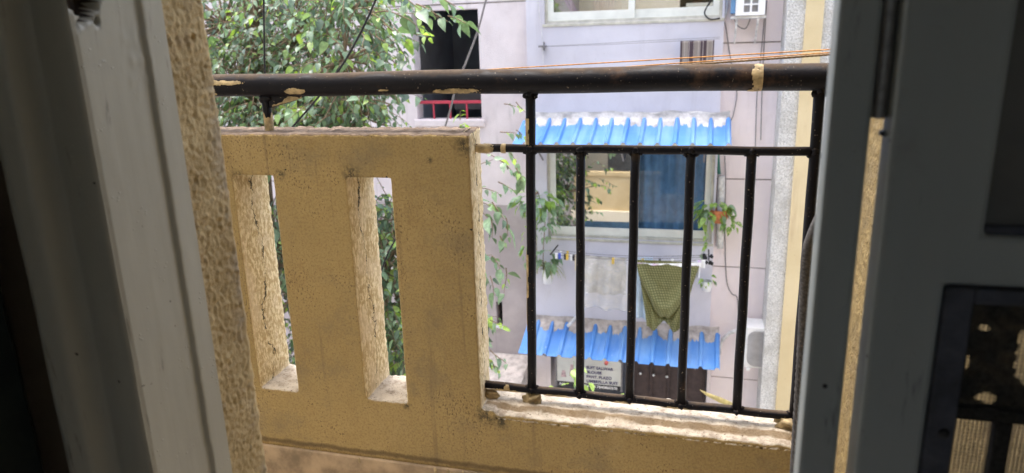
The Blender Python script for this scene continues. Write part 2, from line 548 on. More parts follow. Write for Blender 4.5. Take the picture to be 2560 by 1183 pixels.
M['ground'] = mat_wall('lane_concrete', (0.40, 0.39, 0.37), (0.50, 0.48, 0.45), (0.14, 0.13, 0.12), 0.5)
M['bark'] = simple('grey_brown_bark', (0.24, 0.175, 0.12), 0.95, 0.4, 18, 0.9, 40)
M['drygrass'] = simple('dry_straw_blade', (0.50, 0.42, 0.18), 0.8, 0.3, 20)


def mat_leaf(name, c, trans=0.35, rough=0.42, variegated=None):
    t = NT(name)
    f = t.ramp(t.noise(30.0, 3), 0.35, 0.65)
    cc = t.mix(f, tuple(k * 0.8 for k in c), tuple(min(1, k * 1.2) for k in c))
    if variegated:
        cc = t.mix(t.ramp(t.noise(45.0, 3, 0.6), 0.52, 0.58), cc, variegated)
    t.fin(cc, rough, None, 0.8)
    tr = t.n.new('ShaderNodeBsdfTranslucent')
    t._set(tr.inputs['Color'], t.mix(1.0, cc, (1.25, 1.35, 0.55), 'MULTIPLY'))
    mx = t.n.new('ShaderNodeMixShader')
    mx.inputs[0].default_value = trans
    t.l.new(t.p.outputs[0], mx.inputs[1])
    t.l.new(tr.outputs[0], mx.inputs[2])
    t.l.new(mx.outputs[0], t.out.inputs['Surface'])
    return t.mat


M['leafA'] = mat_leaf('dark_green_leaf', (0.075, 0.125, 0.08), 0.3)
M['leafB'] = mat_leaf('mid_green_leaf', (0.14, 0.225, 0.145), 0.32)
M['leafC'] = mat_leaf('light_green_leaf', (0.24, 0.35, 0.24), 0.34)
M['leafD'] = mat_leaf('lime_young_leaf', (0.33, 0.48, 0.13), 0.45)
M['leafV'] = mat_leaf('variegated_pothos_leaf', (0.16, 0.30, 0.07), 0.35, 0.4, (0.50, 0.55, 0.25))
M['leafS'] = mat_leaf('spider_plant_leaf', (0.30, 0.32, 0.14), 0.35, 0.5)
LEAFS = [M['leafA'], M['leafB'], M['leafC'], M['leafD']]


def smooth_noise(p, s, k=0.0):
    return mnoise.noise(Vector((p[0] * s + k, p[1] * s + k * 1.7, p[2] * s - k)))


def holes_wall(mb, x0, x1, z0, z1, yf, yb, holes, mi=0):
    """wall slab facing -Y with rectangular openings through it"""
    xs = sorted({x0, x1, *[h[0] for h in holes], *[h[1] for h in holes]})
    zs = sorted({z0, z1, *[h[2] for h in holes], *[h[3] for h in holes]})

    def solid(i, j):
        if i < 0 or j < 0 or i >= len(xs) - 1 or j >= len(zs) - 1:
            return False
        cx, cz = (xs[i] + xs[i + 1]) / 2, (zs[j] + zs[j + 1]) / 2
        return not any(h[0] < cx < h[1] and h[2] < cz < h[3] for h in holes)
    for i in range(len(xs) - 1):
        for j in range(len(zs) - 1):
            if not solid(i, j):
                continue
            a, b, c, d = xs[i], xs[i + 1], zs[j], zs[j + 1]
            mb.add([(a, yf, c), (b, yf, c), (b, yf, d), (a, yf, d)], [(0, 1, 2, 3)], mi)
            mb.add([(a, yb, c), (b, yb, c), (b, yb, d), (a, yb, d)], [(3, 2, 1, 0)], mi)
            for di, dj, q in ((-1, 0, [(a, yf, c), (a, yf, d), (a, yb, d), (a, yb, c)]),
                              (1, 0, [(b, yf, c), (b, yb, c), (b, yb, d), (b, yf, d)]),
                              (0, -1, [(a, yf, c), (a, yb, c), (b, yb, c), (b, yf, c)]),
                              (0, 1, [(a, yf, d), (b, yf, d), (b, yb, d), (a, yb, d)])):
                if not solid(i + di, j + dj):
                    mb.add(q, [(0, 1, 2, 3)], mi)
    return mb


# ================================================================== GROUND
GZ = -6.6
g = MB()
g.grid(lambda u, v: (-60 + 120 * u, -60 + 120 * v, GZ + 0.02 * smooth_noise((u * 60, v * 60, 0), 1)), 24, 24)
go = g.build('ground', M['ground'])
go['kind'] = 'structure'

# ================================================================== OWN BUILDING (camera stands in its room)
XL, YF0, YF1, YO = -0.62, 0.604, 0.732, 0.812      # left jamb plane, frame front, frame back, outer face
XR = 0.30
FLOOR, CEIL = -1.16, 1.62
home = thing('apartment_house', 'mustard plastered house wall and reveal around the open balcony door', 'building', (0, 0.6, GZ))
# textured reveal left of the opening, a real relief
rv = MB()
NZr, NYr = 520, 44
z0r, z1r = -0.85, 0.30


def reveal_pt(u, v):
    y = YF1 + (YO + 0.007 - YF1) * v
    z = z0r + (z1r - z0r) * u
    p = Vector((0.0, y, z))
    h = 0.0008 * mnoise.noise(Vector((y * 60, z * 30, 1.0))) + 0.0022 * mnoise.noise(Vector((y * 170, z * 150, 4.0)))
    h += 0.0040 * max(0, mnoise.noise(Vector((y * 150, z * 110, 9.0))) - 0.10) - 0.006 * max(0, mnoise.noise(Vector((y * 95, z * 85, 13.0))) - 0.30) + 0.0010 * mnoise.noise(Vector((y * 330, z * 230, 2.0)))
    e = max(0.0, (v - 0.86) / 0.14)
    x = XL + h * (1 - 0.4 * e) - 0.005 * e * e
    yy = y + 0.0035 * mnoise.noise(Vector((3.0, 7.0, z * 45))) * v + 0.003 * mnoise.noise(Vector((3.0, 1.0, z * 12))) * v
    return (x, yy, z)


rv.grid(reveal_pt, NZr, NYr)


def mat_reveal():
    t = NT('thick_mustard_stucco')
    c = t.mix(t.ramp(t.noise(8.0, 5, 0.6), 0.35, 0.68), (0.35, 0.255, 0.12), (0.50, 0.38, 0.195))
    c = t.mix(t.math('MULTIPLY', t.ramp(t.noise(35.0, 4, 0.7), 0.52, 0.72), 0.5), c, (0.28, 0.19, 0.10))
    px, py, pz = t.sep(t.pos)
    gr = t.math('MULTIPLY', t.ramp(py, YO - 0.035, YO), t.ramp(t.noise(14.0, 5, 0.7), 0.45, 0.65))
    c = t.mix(t.math('MULTIPLY', gr, 0.6), c, (0.30, 0.26, 0.20))
    hole = t.ramp(t.noise(55.0, 2, 0.5, vec=t.map((1, 1, 0.5), loc=(1, 8, 3))), 0.735, 0.77)
    c = t.mix(hole, c, (0.06, 0.035, 0.015))
    return t.fin(c, 0.85, t.bump(t.noise(150.0, 4, 0.6), 0.5, 0.004), 0.3)


M['reveal'] = mat_reveal()
rv.build('door_reveal', M['reveal'], home, smooth=True)
hw = MB()
hw.box(-1.9, XL - 0.004, YF1 - 0.05, YO - 0.016, FLOOR - 0.15, CEIL)          # masonry behind the reveal, left
hw.box(-1.9, XL, 0.74, YO, 0.302, CEIL, 0)
hw.box(-1.9, XL, 0.74, YO, FLOOR - 0.15, -0.852, 0)
hw.build('facade_wall', M['facade'], home)
h2 = MB()
h2.box(XL, XR, 0.66, YO, 0.95, CEIL)
h2.build('lintel', M['facade'], home)
h3 = MB()
h3.grid(lambda u, v: (XR + 0.004 * smooth_noise((0, 0.64 + v, u * 2.8), 45) + 0.002 * smooth_noise((0, 0.64 + v, u * 2.8), 110), 0.640 + 1.010 * v, FLOOR + 1.60 * u), 180, 110)
h3.build('side_wall', M['mustard_plain'], home, smooth=True)
h4 = MB()
h4.box(XR + 0.03, XR + 0.26, 0.655, 1.655, GZ, 0.45)
h4.box(XR + 0.26, 7.0, 0.70, YO, GZ, 4.2)
h4.build('wing_wall', M['creamwall'], home)
h6 = MB()
h6.box(-2.9, XR + 0.02, YO - 0.1, 1.66, FLOOR - 0.14, FLOOR)
h6.build('balcony_floor', M['floortile'], home)
# rest of the facade: storeys above and below, other balconies (seen mirrored in the windows opposite)
h7 = MB()
h7.box(-2.9, XR + 0.26, 0.70, YO, CEIL, 4.2)
h7.box(-2.9, XR + 0.03, 0.70, YO, GZ, FLOOR - 0.14)
h7.box(-2.9, -1.9, 0.70, YO, FLOOR - 0.14, CEIL)
h7.build('upper_and_lower_wall', M['facade'], home)
h8 = MB()
h8.box(-9.0, -2.9, 0.70, 1.7, GZ, 4.2)
h8.build('left_wing_wall', M['greywall'], home)
for k, dz in enumerate((-2.76,)):
    pb = MB()
    pb.box(-2.9, -0.9, 1.5, 1.645, FLOOR + dz, -0.25 + dz)
    pb.box(-2.92, -0.88, 1.47, 1.675, -0.25 + dz, -0.17 + dz)
    pb.box(-0.9, XR + 0.03, 1.5, 1.645, FLOOR + dz, -0.7 + dz)
    pb.box(-2.9, XR + 0.03, YO, 1.66, FLOOR + dz - 0.14, FLOOR + dz)
    pb.build('neighbour_balcony', M['creamwall'], home)
    gb = MB()
    gb.box(-2.2, -0.6, YO - 0.005, YO + 0.01, FLOOR + dz + 0.05, FLOOR + dz + 2.1)
    gb.build('balcony_door', M['panel'], home)
    sb = MB()
    sb.box(-2.95, XR + 0.03, 1.46, 1.74, FLOOR + dz - 0.16, FLOOR + dz + 0.08)
    sb.build('slab_edge', M['facade'], home)
    tb = MB()
    tb.box(-2.9, XR, YO + 0.002, YO + 0.02, GZ + 0.05, FLOOR + dz - 0.3)
    tb.build('lower_shutter', M['curtain'], home)

# the dark room
rm = thing('room', 'dim room behind the camera, walls floor and ceiling', 'room', (0, -1, FLOOR))
rm['kind'] = 'structure'
q = MB()
q.box(-2.0, 2.2, -3.2, 0.66, FLOOR - 0.1, FLOOR)
q.build('room_floor', M['room'], rm)
q = MB()
q.box(-2.0, 2.2, -3.2, 0.66, 1.5, 1.6)
q.build('room_ceiling', M['room'], rm)
q = MB()
q.box(-2.1, -2.0, -3.2, 0.66, FLOOR, 1.5)
q.box(2.2, 2.3, -3.2, 0.66, FLOOR, 1.5)
holes_wall(q, -2.1, 2.3, FLOOR, 1.5, -3.3, -3.2, [(-0.6, 0.6, 0.1, 0.95)])  # opening added in the unseen back wall to let in fill light
q.box(-2.0, -0.74, 0.63, 0.68, FLOOR, 1.5)
q.box(XR + 0.13, 2.2, 0.6, 0.65, FLOOR, 1.5)
q.box(-0.74, XR + 0.13, 0.60, 0.66, 0.95, 1.5)
q.build('room_wall', M['room'], rm)
# ------------------------------------------------------------------ left door frame: moulded post with reveal side
df = thing('door_frame', 'old ivory painted timber door post at the left, chipped near the top', 'door frame', (-0.68, 0.62, FLOOR))
zf0, zf1 = -0.75, 0.25
nzf = 200


def chip(y, z):
    """depth of the broken hole at the top of the post"""
    cy, cz = 0.627, 0.060
    d = math.hypot((y - cy) / 0.0205, (z - cz) / 0.027)
    d += 0.45 * mnoise.noise(Vector((y * 110, z * 110, 3.0)))
    return max(0.0, min(1.0, (1.0 - d) * 4.0))


ys = []
for y in np.linspace(YF0 + 0.003, 0.6975, 40):
    ys.append((y, 0.0))
ys += [(0.699, 0.001), (0.7005, 0.0045), (0.7025, 0.0055)]
for y in np.linspace(0.706, YF1 + 0.001, 8):
    ys.append((y, 0.0055))
fr = MB()
rows = []
for i in range(nzf + 1):
    z = zf0 + (zf1 - zf0) * i / nzf
    row = []
    wob = 0.0010 * mnoise.noise(Vector((0, 2.0, z * 22))) + 0.0008 * mnoise.noise(Vector((0, 5.0, z * 70)))
    for y, dx in ys:
        edge = 0.0
        if y < YF0 + 0.006:
            edge = 0.0015
        e2 = wob if 0.69 < y < 0.704 else 0.0
        x = XL + dx - edge + 0.0004 * mnoise.noise(Vector((y * 60, z * 20, 0)))
        x -= 0.022 * chip(y, z)
        if 0.66 < y < 0.704 and -0.06 < z < 0.05:
            x += 0.0025 * max(0, mnoise.noise(Vector((y * 120, z * 90, 6.0)))) * min(1, (y - 0.66) / 0.02) * math.cos((z + 0.005) * 28)
        row.append((x, y + e2 * 1.6, z))
    rows.append(row)
nrow = len(ys)
vs_ = [p for r_ in rows for p in r_]
fs, mi = [], []
for i in range(nzf):
    for j in range(nrow - 1):
        fs.append((i * nrow + j, i * nrow + j + 1, (i + 1) * nrow + j + 1, (i + 1) * nrow + j))
for f_ in fs:
    c0 = vs_[f_[0]]
    c2 = vs_[f_[2]]
    k = chip((c0[1] + c2[1]) / 2, (c0[2] + c2[2]) / 2)
    fr.f.append(f_)
    fr.m.append(1 if k > 0.45 else 0)
fr.v = vs_
fr.build('reveal_face', [M['frame'], M['rawwood']], df, smooth=True)
# room-facing moulding, extruded profile (x, y)
prof = [(XL - 0.0015, YF0 + 0.003), (XL - 0.005, YF0), (-0.640, YF0), (-0.664, YF0 + 0.001), (-0.668, YF0 + 0.004), (-0.672, YF0 + 0.003),
        (-0.678, YF0 - 0.006), (-0.684, YF0 - 0.016), (-0.690, YF0 - 0.021), (-0.696, YF0 - 0.022), (-0.704, YF0 - 0.025), (-0.711, YF0 - 0.026),
        (-0.717, YF0 - 0.024), (-0.722, YF0 - 0.018), (-0.724, YF0 - 0.006), (-0.724, YF0 + 0.06)]
mo = MB()
nz2 = 60
vs_ = []
for i in range(nz2 + 1):
    z = zf0 + (zf1 - zf0) * i / nz2
    for k, (x, y) in enumerate(prof):
        w = 0.0012 * mnoise.noise(Vector((x * 30, 0, z * 9)))
        vs_.append((x + w, y + w * 0.6, z))
n = len(prof)
mo.add(vs_, [(i * n + k + 1, i * n + k, (i + 1) * n + k, (i + 1) * n + k + 1) for i in range(nz2) for k in range(n - 1)])
mo.build('front_moulding', M['frame'], df, smooth=True)
ex = MB()
ex.box(-0.735, XL - 0.002, YF0 + 0.003, 0.72, zf1, 0.95)
ex.box(-0.735, XL - 0.002, YF0 + 0.003, 0.72, FLOOR, zf0)
ex.box(-0.720, XL - 0.03, YF0 + 0.012, 0.72, zf0, zf1)
ex.build('post_core', M['frame'], df)

# dark curtain bunched beside the post
cu = MB()


def cur(u, v):
    z = FLOOR + 0.02 + 2.3 * v
    x = -1.55 + 0.80 * u
    y = 0.57 + 0.02 * math.sin(u * 46) - 0.012 * u + 0.008 * math.sin(u * 91 + v * 2)
    return (x, y, z)


cu.grid(cur, 90, 6)
cu.box(-1.5, -0.76, 0.60, 0.605, FLOOR + 2.2, FLOOR + 2.3)
o = cu.build('curtain', M['blackcloth'], None, smooth=True)
tag(o, 'very dark curtain hanging at the far left beside the door post', 'curtain')

# ------------------------------------------------------------------ right: mullion and mesh door leaf
mu = thing('door_mullion', 'slim grey painted upright post between the view and the mesh door', 'door frame', (0.1, 0.635, FLOOR))
q = MB()
q.box(0.0975, 0.1290, 0.620, 0.650, FLOOR, 0.95)
q.build('upright', M['leafpaint'], mu, bevel=0.004)
q = MB()
q.box(0.102, 0.125, 0.650, 0.662, FLOOR, 0.95)
q.build('stop_bead', M['leafpaint'], mu, bevel=0.002)

lf = thing('door_leaf', 'dark grey door leaf with inset panel and torn wire mesh, at the right edge', 'door', (0.27, 0.617, FLOOR))
LX0, LX1, LY0, LY1 = 0.140, 0.425, 0.600, 0.635
PX0 = 0.2125                                  # panel and liner left edge
q = MB()
q.prism([(LX0, FLOOR + 0.02), (0.1905, FLOOR + 0.02), (0.1905, -0.194), (LX1, -0.194), (LX1, -0.153), (0.2125, -0.153), (0.2125, 0.93), (LX0, 0.93)], 'Y', LY0, LY1)
q.build('leaf_frame', M['leafpaint'], lf, bevel=0.004)
q = MB()
q.box(0.382, LX1, LY0, LY1, FLOOR + 0.02, -0.1945)
q.build('far_stile', M['leafpaint'], lf, bevel=0.003)
q = MB()
q.box(0.2125, 0.38, LY0 + 0.014, LY1 - 0.006, -0.153, 0.93)
q.build('inset_panel', M['panel'], lf)
q = MB()
q.box(0.2125, 0.38, LY0 + 0.004, LY0 + 0.0135, -0.153, -0.146)
q.build('panel_bead', M['linermetal'], lf, bevel=0.002)
# iron liner round the mesh
q = MB()
q.box(0.1905, 0.2115, LY0 - 0.003, LY1 - 0.004, FLOOR + 0.05, -0.1955)
q.box(0.2115, 0.38, LY0 - 0.003, LY1 - 0.004, -0.208, -0.1955)
q.build('mesh_liner', M['linermetal'], lf, bevel=0.002)
q = MB()
q.blob((0.2035, LY0 - 0.0045, -0.322), 0.0042, 0.1, 6, (1, 0.6, 1))
q.build('screw', M['signblack'], lf, smooth=True)
q = MB()
q.box(0.2115, 0.38, LY0 + 0.004, LY0 + 0.016, -0.312, -0.301)
q.build('mesh_crossbar', M['screen'], lf, bevel=0.001)
q = MB()
q.box(0.2435, 0.2555, LY0 + 0.004, LY0 + 0.016, FLOOR + 0.05, -0.312)
q.build('mesh_upright', M['screen'], lf, bevel=0.001)
# clogged upper screen with torn holes: fine cells, missing where torn
q = MB()
cs = 0.0012
holes = [(0.2255, -0.2315, 0.0040, 0.0022), (0.2172, -0.262, 0.0014, 0.0052), (0.2345, -0.2925, 0.0080, 0.0045), (0.262, -0.2575, 0.0120, 0.0190), (0.254, -0.238, 0.004, 0.006), (0.30, -0.25, 0.02, 0.03)]
nxs, nzs = int((0.38 - 0.2115) / cs), int((0.301 - 0.208) / cs)
for i in range(nxs):
    x = 0.2115 + (i + 0.5) * cs
    for j in range(nzs):
        z = -0.301 + (j + 0.5) * cs
        torn = False
        for hx, hz, hr, hq in holes:
            dd = math.hypot((x - hx) / hr, (z - hz) / hq) + 0.35 * mnoise.noise(Vector((x * 160, z * 160, hx * 50)))
            if dd < 1:
                torn = True
        if torn:
            continue
        yy = LY0 + 0.009 + 0.0012 * mnoise.noise(Vector((x * 60, z * 60, 2)))
        q.add([(x - cs / 2, yy, z - cs / 2), (x + cs / 2, yy, z - cs / 2), (x + cs / 2, yy, z + cs / 2), (x - cs / 2, yy, z + cs / 2)], [(0, 1, 2, 3)])
q.build('clogged_screen', M['screen'], lf, kind='stuff')
q = MB()
pit = 0.0031
for i in range(int(0.168 / pit)):
    x = 0.2117 + i * pit
    q.box(x, x + 0.0009, LY0 + 0.0165, LY0 + 0.0172, -0.47, -0.209)
for j in range(int(0.26 / pit)):
    z = -0.47 + j * pit
    q.box(0.2115, 0.38, LY0 + 0.0162, LY0 + 0.0164, z, z + 0.0012)
q.build('wire_mesh', M['screen_wire'], lf, kind='stuff')
# hinge between mullion and leaf
hg = MB()
hg.box(0.1292, 0.1398, 0.628, 0.632, -0.0655, 0.25)
hh = hg.build('hinge', M['steel'], lf)
for z0_, z1_ in ((-0.065, -0.043), (-0.042, -0.012), (-0.011, 0.013), (0.014, 0.05)):
    k = MB()
    k.tube([(0.1345, 0.622, z0_), (0.1345, 0.622, z1_)], 0.0048, 12)
    k.build('knuckle', M['steel'], hh, smooth=False)
k = MB()
k.tube([(0.1385, 0.6275, -0.077), (0.1385, 0.6205, -0.077)], 0.0024, 10)
k.build('loose_screw', M['signblack'], hh)

for z_ in (-0.30, -0.62):
    k = MB()
    k.blob((0.1135, 0.6195, z_), 0.0022, 0.1, 6, (1, 0.5, 1))
    k.build('screw', M['signblack'], mu, smooth=True)

# ================================================================== PARAPET (solid with slots, ledge on the right)
par = MB()
SX, SZ, NYP = 0.006, 0.006, 18
PXA, PZA, PY0, PY1 = -1.90, -1.20, 1.50, 1.645
nxp = int(round((XR - 0.002 - PXA) / SX))
nzp = int(round((-0.19 - PZA) / SZ))
xs_c = PXA + (np.arange(nxp) + 0.5) * SX
zs_c = PZA + (np.arange(nzp) + 0.5) * SZ
solid = np.zeros((nxp, nzp), bool)
for i, x in enumerate(xs_c):
    for j, z in enumerate(zs_c):
        s_ = (x < -0.5) or (z < -0.872)
        if z > -0.875 and z < -0.291:
            for a, b in ((-0.815, -0.699), (-1.123, -1.0145), (-1.432, -1.323), (-1.74, -1.63)):
                if a < x < b:
                    s_ = False
        solid[i, j] = s_
vid = {}
pv = []


def vv(i, j, k):
    key = (i, j, k)
    if key not in vid:
        vid[key] = len(pv)
        pv.append((PXA + i * SX, PY0 + (PY1 - PY0) * k / NYP, PZA + j * SZ))
    return vid[key]


pf = []
sl = solid.tolist()


def isol(i, j):
    return 0 <= i < nxp and 0 <= j < nzp and sl[i][j]


for i in range(nxp):
    for j in range(nzp):
        if not sl[i][j]:
            continue
        pf.append((vv(i, j, 0), vv(i + 1, j, 0), vv(i + 1, j + 1, 0), vv(i, j + 1, 0)))
        pf.append((vv(i, j + 1, NYP), vv(i + 1, j + 1, NYP), vv(i + 1, j, NYP), vv(i, j, NYP)))
        for k in range(NYP):
            if not isol(i - 1, j):
                pf.append((vv(i, j, k), vv(i, j + 1, k), vv(i, j + 1, k + 1), vv(i, j, k + 1)))
            if not isol(i + 1, j):
                pf.append((vv(i + 1, j, k), vv(i + 1, j, k + 1), vv(i + 1, j + 1, k + 1), vv(i + 1, j + 1, k)))
            if not isol(i, j - 1):
                pf.append((vv(i, j, k), vv(i, j, k + 1), vv(i + 1, j, k + 1), vv(i + 1, j, k)))
            if not isol(i, j + 1):
                pf.append((vv(i, j + 1, k), vv(i + 1, j + 1, k), vv(i + 1, j + 1, k + 1), vv(i, j + 1, k + 1)))
P = np.array(pv)
F = np.array(pf)
E_ = np.concatenate([F[:, [0, 1]], F[:, [1, 2]], F[:, [2, 3]], F[:, [3, 0]]])
for it in range(1):
    acc = np.zeros_like(P)
    cnt = np.zeros(len(P))
    np.add.at(acc, E_[:, 0], P[E_[:, 1]])
    np.add.at(acc, E_[:, 1], P[E_[:, 0]])
    np.add.at(cnt, E_[:, 0], 1)
    np.add.at(cnt, E_[:, 1], 1)
    P = 0.5 * P + 0.5 * acc / cnt[:, None]
zt = -0.19 - 0.02
for i in range(len(P)):
    x, y, z = P[i]
    n1 = mnoise.noise_vector(Vector((x * 22, y * 22, z * 22)))
    n2 = mnoise.noise_vector(Vector((x * 105 + 5, y * 105, z * 80)))
    inner = min(1.0, max(0.0, (y - 1.506) / 0.01))          # front face is floated smoother than the sides
    a1, a2 = 0.0008 + 0.0010 * inner, 0.0008 + 0.0022 * inner
    dx, dy, dz = n1.x * a1 + n2.x * a2, n1.y * a1 + n2.y * a2, n1.z * a1 + n2.z * a2
    if z > zt:                                               # lumpy mortar capping
        dz += 0.003 * mnoise.noise(Vector((x * 40, y * 40, 2.2))) + (0.004 if y > 1.6 else 0) * mnoise.noise(Vector((x * 70, y * 70, 1)))
        dz += 0.014 * max(0, mnoise.noise(Vector((x * 16, 3.1, 8.0))) - 0.25) * min(1, max(0, (y - 1.59) / 0.02))
    if x > -0.53 and z > -0.865 and x < -0.48:
        dx -= 0.020 * max(0, (y - 1.5) / 0.145)
    if z > -0.885 and x > -0.47:                             # ledge: front strip lower than the back strip
        low = 1.0 if y < 1.535 + 0.012 * mnoise.noise(Vector((x * 9, 0, 5))) else 0.0
        dz += -0.010 * low + 0.004 * mnoise.noise(Vector((x * 34, y * 40, 0)))
    P[i] = (x + dx, y + dy, z + dz)
par.v = [tuple(p) for p in P]
par.f = pf
par.m = [0] * len(pf)
pt = thing('balcony_parapet', 'mustard plastered parapet with two tall slots and a low rough ledge on its right', 'parapet', (-0.8, 1.57, FLOOR))
par.build('parapet_wall', M['mustard'], pt, smooth=True)
sk = MB()
sk.box(PXA, XR - 0.004, 1.489, 1.500, FLOOR, -1.046)
sk.build('skirting_stone', M['skirting'], pt, bevel=0.003)
for x in (-0.845, -0.63, -0.595, -0.555, -0.52, -0.50, -0.47, -0.445, -0.42):
    w = rng.uniform(0.004, 0.009)
    l = rng.uniform(0.012, 0.035)
    drip = MB()
    drip.blob((x, 1.4885, -1.047 - l * 0.4), w * 0.6, 0.3, 5, (1, 0.3, l / w), seed=x)
    drip.build('paint_drip', M['splash'], pt, smooth=True)

# ================================================================== RAILING
RY = 1.57
ra = thing('balcony_railing', 'black iron balcony railing with thick top pipe and upright rods', 'railing', (-0.45, RY, -0.87))
q = MB()
nn = 60
q.tube([(-1.9 + (XR - 0.01 + 1.9) * i / nn, RY, -0.0805 + 0.0012 * math.sin(i * 0.4)) for i in range(nn + 1)], 0.0275, 28)
top = q.build('top_pipe', M['blackiron'], ra, smooth=True)
q = MB()
q.tube([(-0.515 + (0.226 + 0.515) * i / 20, RY, -0.2315 - 0.001 * i / 20 + 0.0006 * math.sin(i)) for i in range(21)], 0.0098, 14)
midr = q.build('middle_rod', M['blackiron'], ra, smooth=True)
q = MB()
q.tube([(-0.515 + (0.24 + 0.515) * i / 24, RY, -0.8375 - 0.004 * i / 24 + 0.001 * math.sin(i * 1.1)) for i in range(25)], 0.0100, 14)
lowr = q.build('bottom_rod', M['blackiron'], ra, smooth=True)
rods = [(-0.377, -0.389, -0.105), (-0.264, -0.267, -0.24), (-0.142, -0.146, -0.24), (-0.023, -0.024, -0.24), (0.102, 0.102, -0.24), (0.225, 0.228, -0.105)]
for k, (xt, xb, ztp) in enumerate(rods):
    q = MB()
    zb = -0.838 - 0.004 * (xb + 0.5) / 0.75
    q.tube([(xt + (xb - xt) * i / 10 + 0.0006 * math.sin(i * 1.7 + k), RY, ztp + (zb - ztp) * i / 10) for i in range(11)], 0.0105 if 0 < k < 5 else 0.0112, 14)
    rod = q.build('upright_rod', M['blackiron'], ra, smooth=True)
    js = [zb] + ([-0.232] if True else []) + ([-0.107] if k in (0, 5) else [])
    for z in js:
        x = xt + (xb - xt) * (ztp - z) / (ztp - zb)
        for s_ in (-1, 1):
            w = MB()
            w.blob((x + 0.011 * s_, RY - 0.002, z + (0.008 if z < -0.5 else -0.008) * (1 if k % 2 else 0.8)), 0.0062, 0.7, 6, seed=k + z * 7 + s_)
            w.build('weld_bead', M['blackiron'], rod, smooth=True)
        w = MB()
        w.blob((x, RY - 0.008, z), 0.0075, 0.7, 6, seed=k * 3 + z)
        w.build('weld_bead', M['blackiron'], rod, smooth=True)
# short post and gusset carrying the pipe on the parapet
q = MB()
q.tube([(-1.054, RY, -0.10), (-1.052, RY, -0.20)], 0.0105, 14)
po = q.build('short_post', M['blackiron'], ra, smooth=True)
q = MB()


def sleeve(u, v):
    a = 2 * math.pi * u
    ztop = -0.147 + 0.008 * mnoise.noise(Vector((math.cos(a) * 2, math.sin(a) * 2, 1))) - (0.012 if math.sin(a * 1.0 + 2.6) > 0.8 else 0)
    z = -0.199 + (ztop + 0.199) * v
    return (-1.0523 + 0.0113 * math.cos(a), RY + 0.0113 * math.sin(a), z)


q.grid(sleeve, 24, 6)
q.build('paint_coat', M['splash'], po, smooth=True)
q = MB()
q.blob((-1.054, RY, -0.112), 0.016, 0.5, 7, (1, 0.8, 0.9), seed=4)
q.build('weld_bead', M['blackiron'], po, smooth=True)
q = MB()
q.prism([(-1.045, -0.104), (-0.93, -0.104), (-0.972, -0.119), (-1.045, -0.137)], 'Y', RY - 0.003, RY + 0.003)
gu = q.build('gusset_plate', M['blackiron'], ra)
q = MB()
pts = []
for i in range(15):
    x = -1.035 + i * 0.006
    pts.append((x, -0.1355 + (x + 1.045) * 0.235, -0.1355 + (x + 1.045) * 0.235 + (0.004 + 0.012 * max(0, 1 - abs(x + 0.985) / 0.025) + 0.0015 * math.sin(i * 2.3))))
for i in range(14):
    a, b = pts[i], pts[i + 1]
    q.add([(a[0], RY - 0.0037, a[1]), (b[0], RY - 0.0037, b[1]), (b[0], RY - 0.0037, min(b[2], -0.106)), (a[0], RY - 0.0037, min(a[2], -0.106))], [(0, 1, 2, 3)])
q.build('paint_smear', M['splash'], gu)


def pipe_splash(name, x0, x1, a0, a1, seed, parent, cx=None, r=0.0275, zc=-0.0805, tail=0.16, lift=0.0009):
    """paint lying on a horizontal pipe: angle a is measured from straight at the room (-Y), positive upward"""
    nu, nv = 90, 22
    mb = MB()
    ok = {}
    vs_ = []
    for i in range(nu + 1):
        for j in range(nv + 1):
            u, v = i / nu, j / nv
            x = x0 + (x1 - x0) * u
            a = a0 + (a1 - a0) * v
            vs_.append((x, RY - (r + lift) * math.cos(a), zc + (r + lift) * math.sin(a)))
            e = 1 - (abs(2 * u - 1) ** 2.2 + abs(2 * v - 1) ** 2.0)
            ok[i, j] = e + 0.6 * mnoise.noise(Vector((x * 60, a * 3.0, seed))) + 0.4 * mnoise.noise(Vector((x * 230, a * 9, seed + 4))) > tail
    fs_ = []
    for i in range(nu):
        for j in range(nv):
            if ok[i, j] and ok[i + 1, j] and ok[i, j + 1] and ok[i + 1, j + 1]:
                a_ = i * (nv + 1) + j
                fs_.append((a_, a_ + nv + 1, a_ + nv + 2, a_ + 1))
    mb.add(vs_, fs_)
    o = mb.build(name, M['splash'], parent, smooth=True)
    sm = o.modifiers.new('thick', 'SOLIDIFY')
    sm.thickness = 0.0008
    sm.offset = 1
    return o


pipe_splash('paint_splash', -1.24, -1.085, 0.05, 0.55, 1.0, top)
pipe_splash('paint_splash', -1.215, -1.17, -0.95, -0.55, 2.5, top, tail=0.25)
pipe_splash('paint_splash', -0.985, -0.925, -0.85, -0.22, 3.0, top)
pipe_splash('paint_splash', -0.742, -0.708, -0.65, -0.42, 5.0, top, tail=0.35)
pipe_splash('paint_splash', -0.605, -0.482, -1.05, -0.42, 7.0, top, tail=0.12)
pipe_splash('paint_splash', 0.090, 0.112, -1.3, 1.25, 9.0, top, tail=0.3)
pipe_splash('paint_splash', 0.106, 0.113, -1.2, 1.1, 12.0, top, tail=-0.6)
pipe_splash('paint_splash', 0.094, 0.114, 0.7, 1.25, 17.0, top, tail=0.15)
pipe_splash('paint_splash', 0.084, 0.112, -1.3, -0.9, 19.0, top, tail=0.25)
pipe_splash('paint_splash', -0.515, -0.463, -1.6, 1.6, 14.0, midr, r=0.0098, zc=-0.2318, tail=0.1)
pipe_splash('paint_splash', -0.448, -0.436, -1.6, 1.6, 15.0, midr, r=0.0098, zc=-0.2318, tail=-0.4)
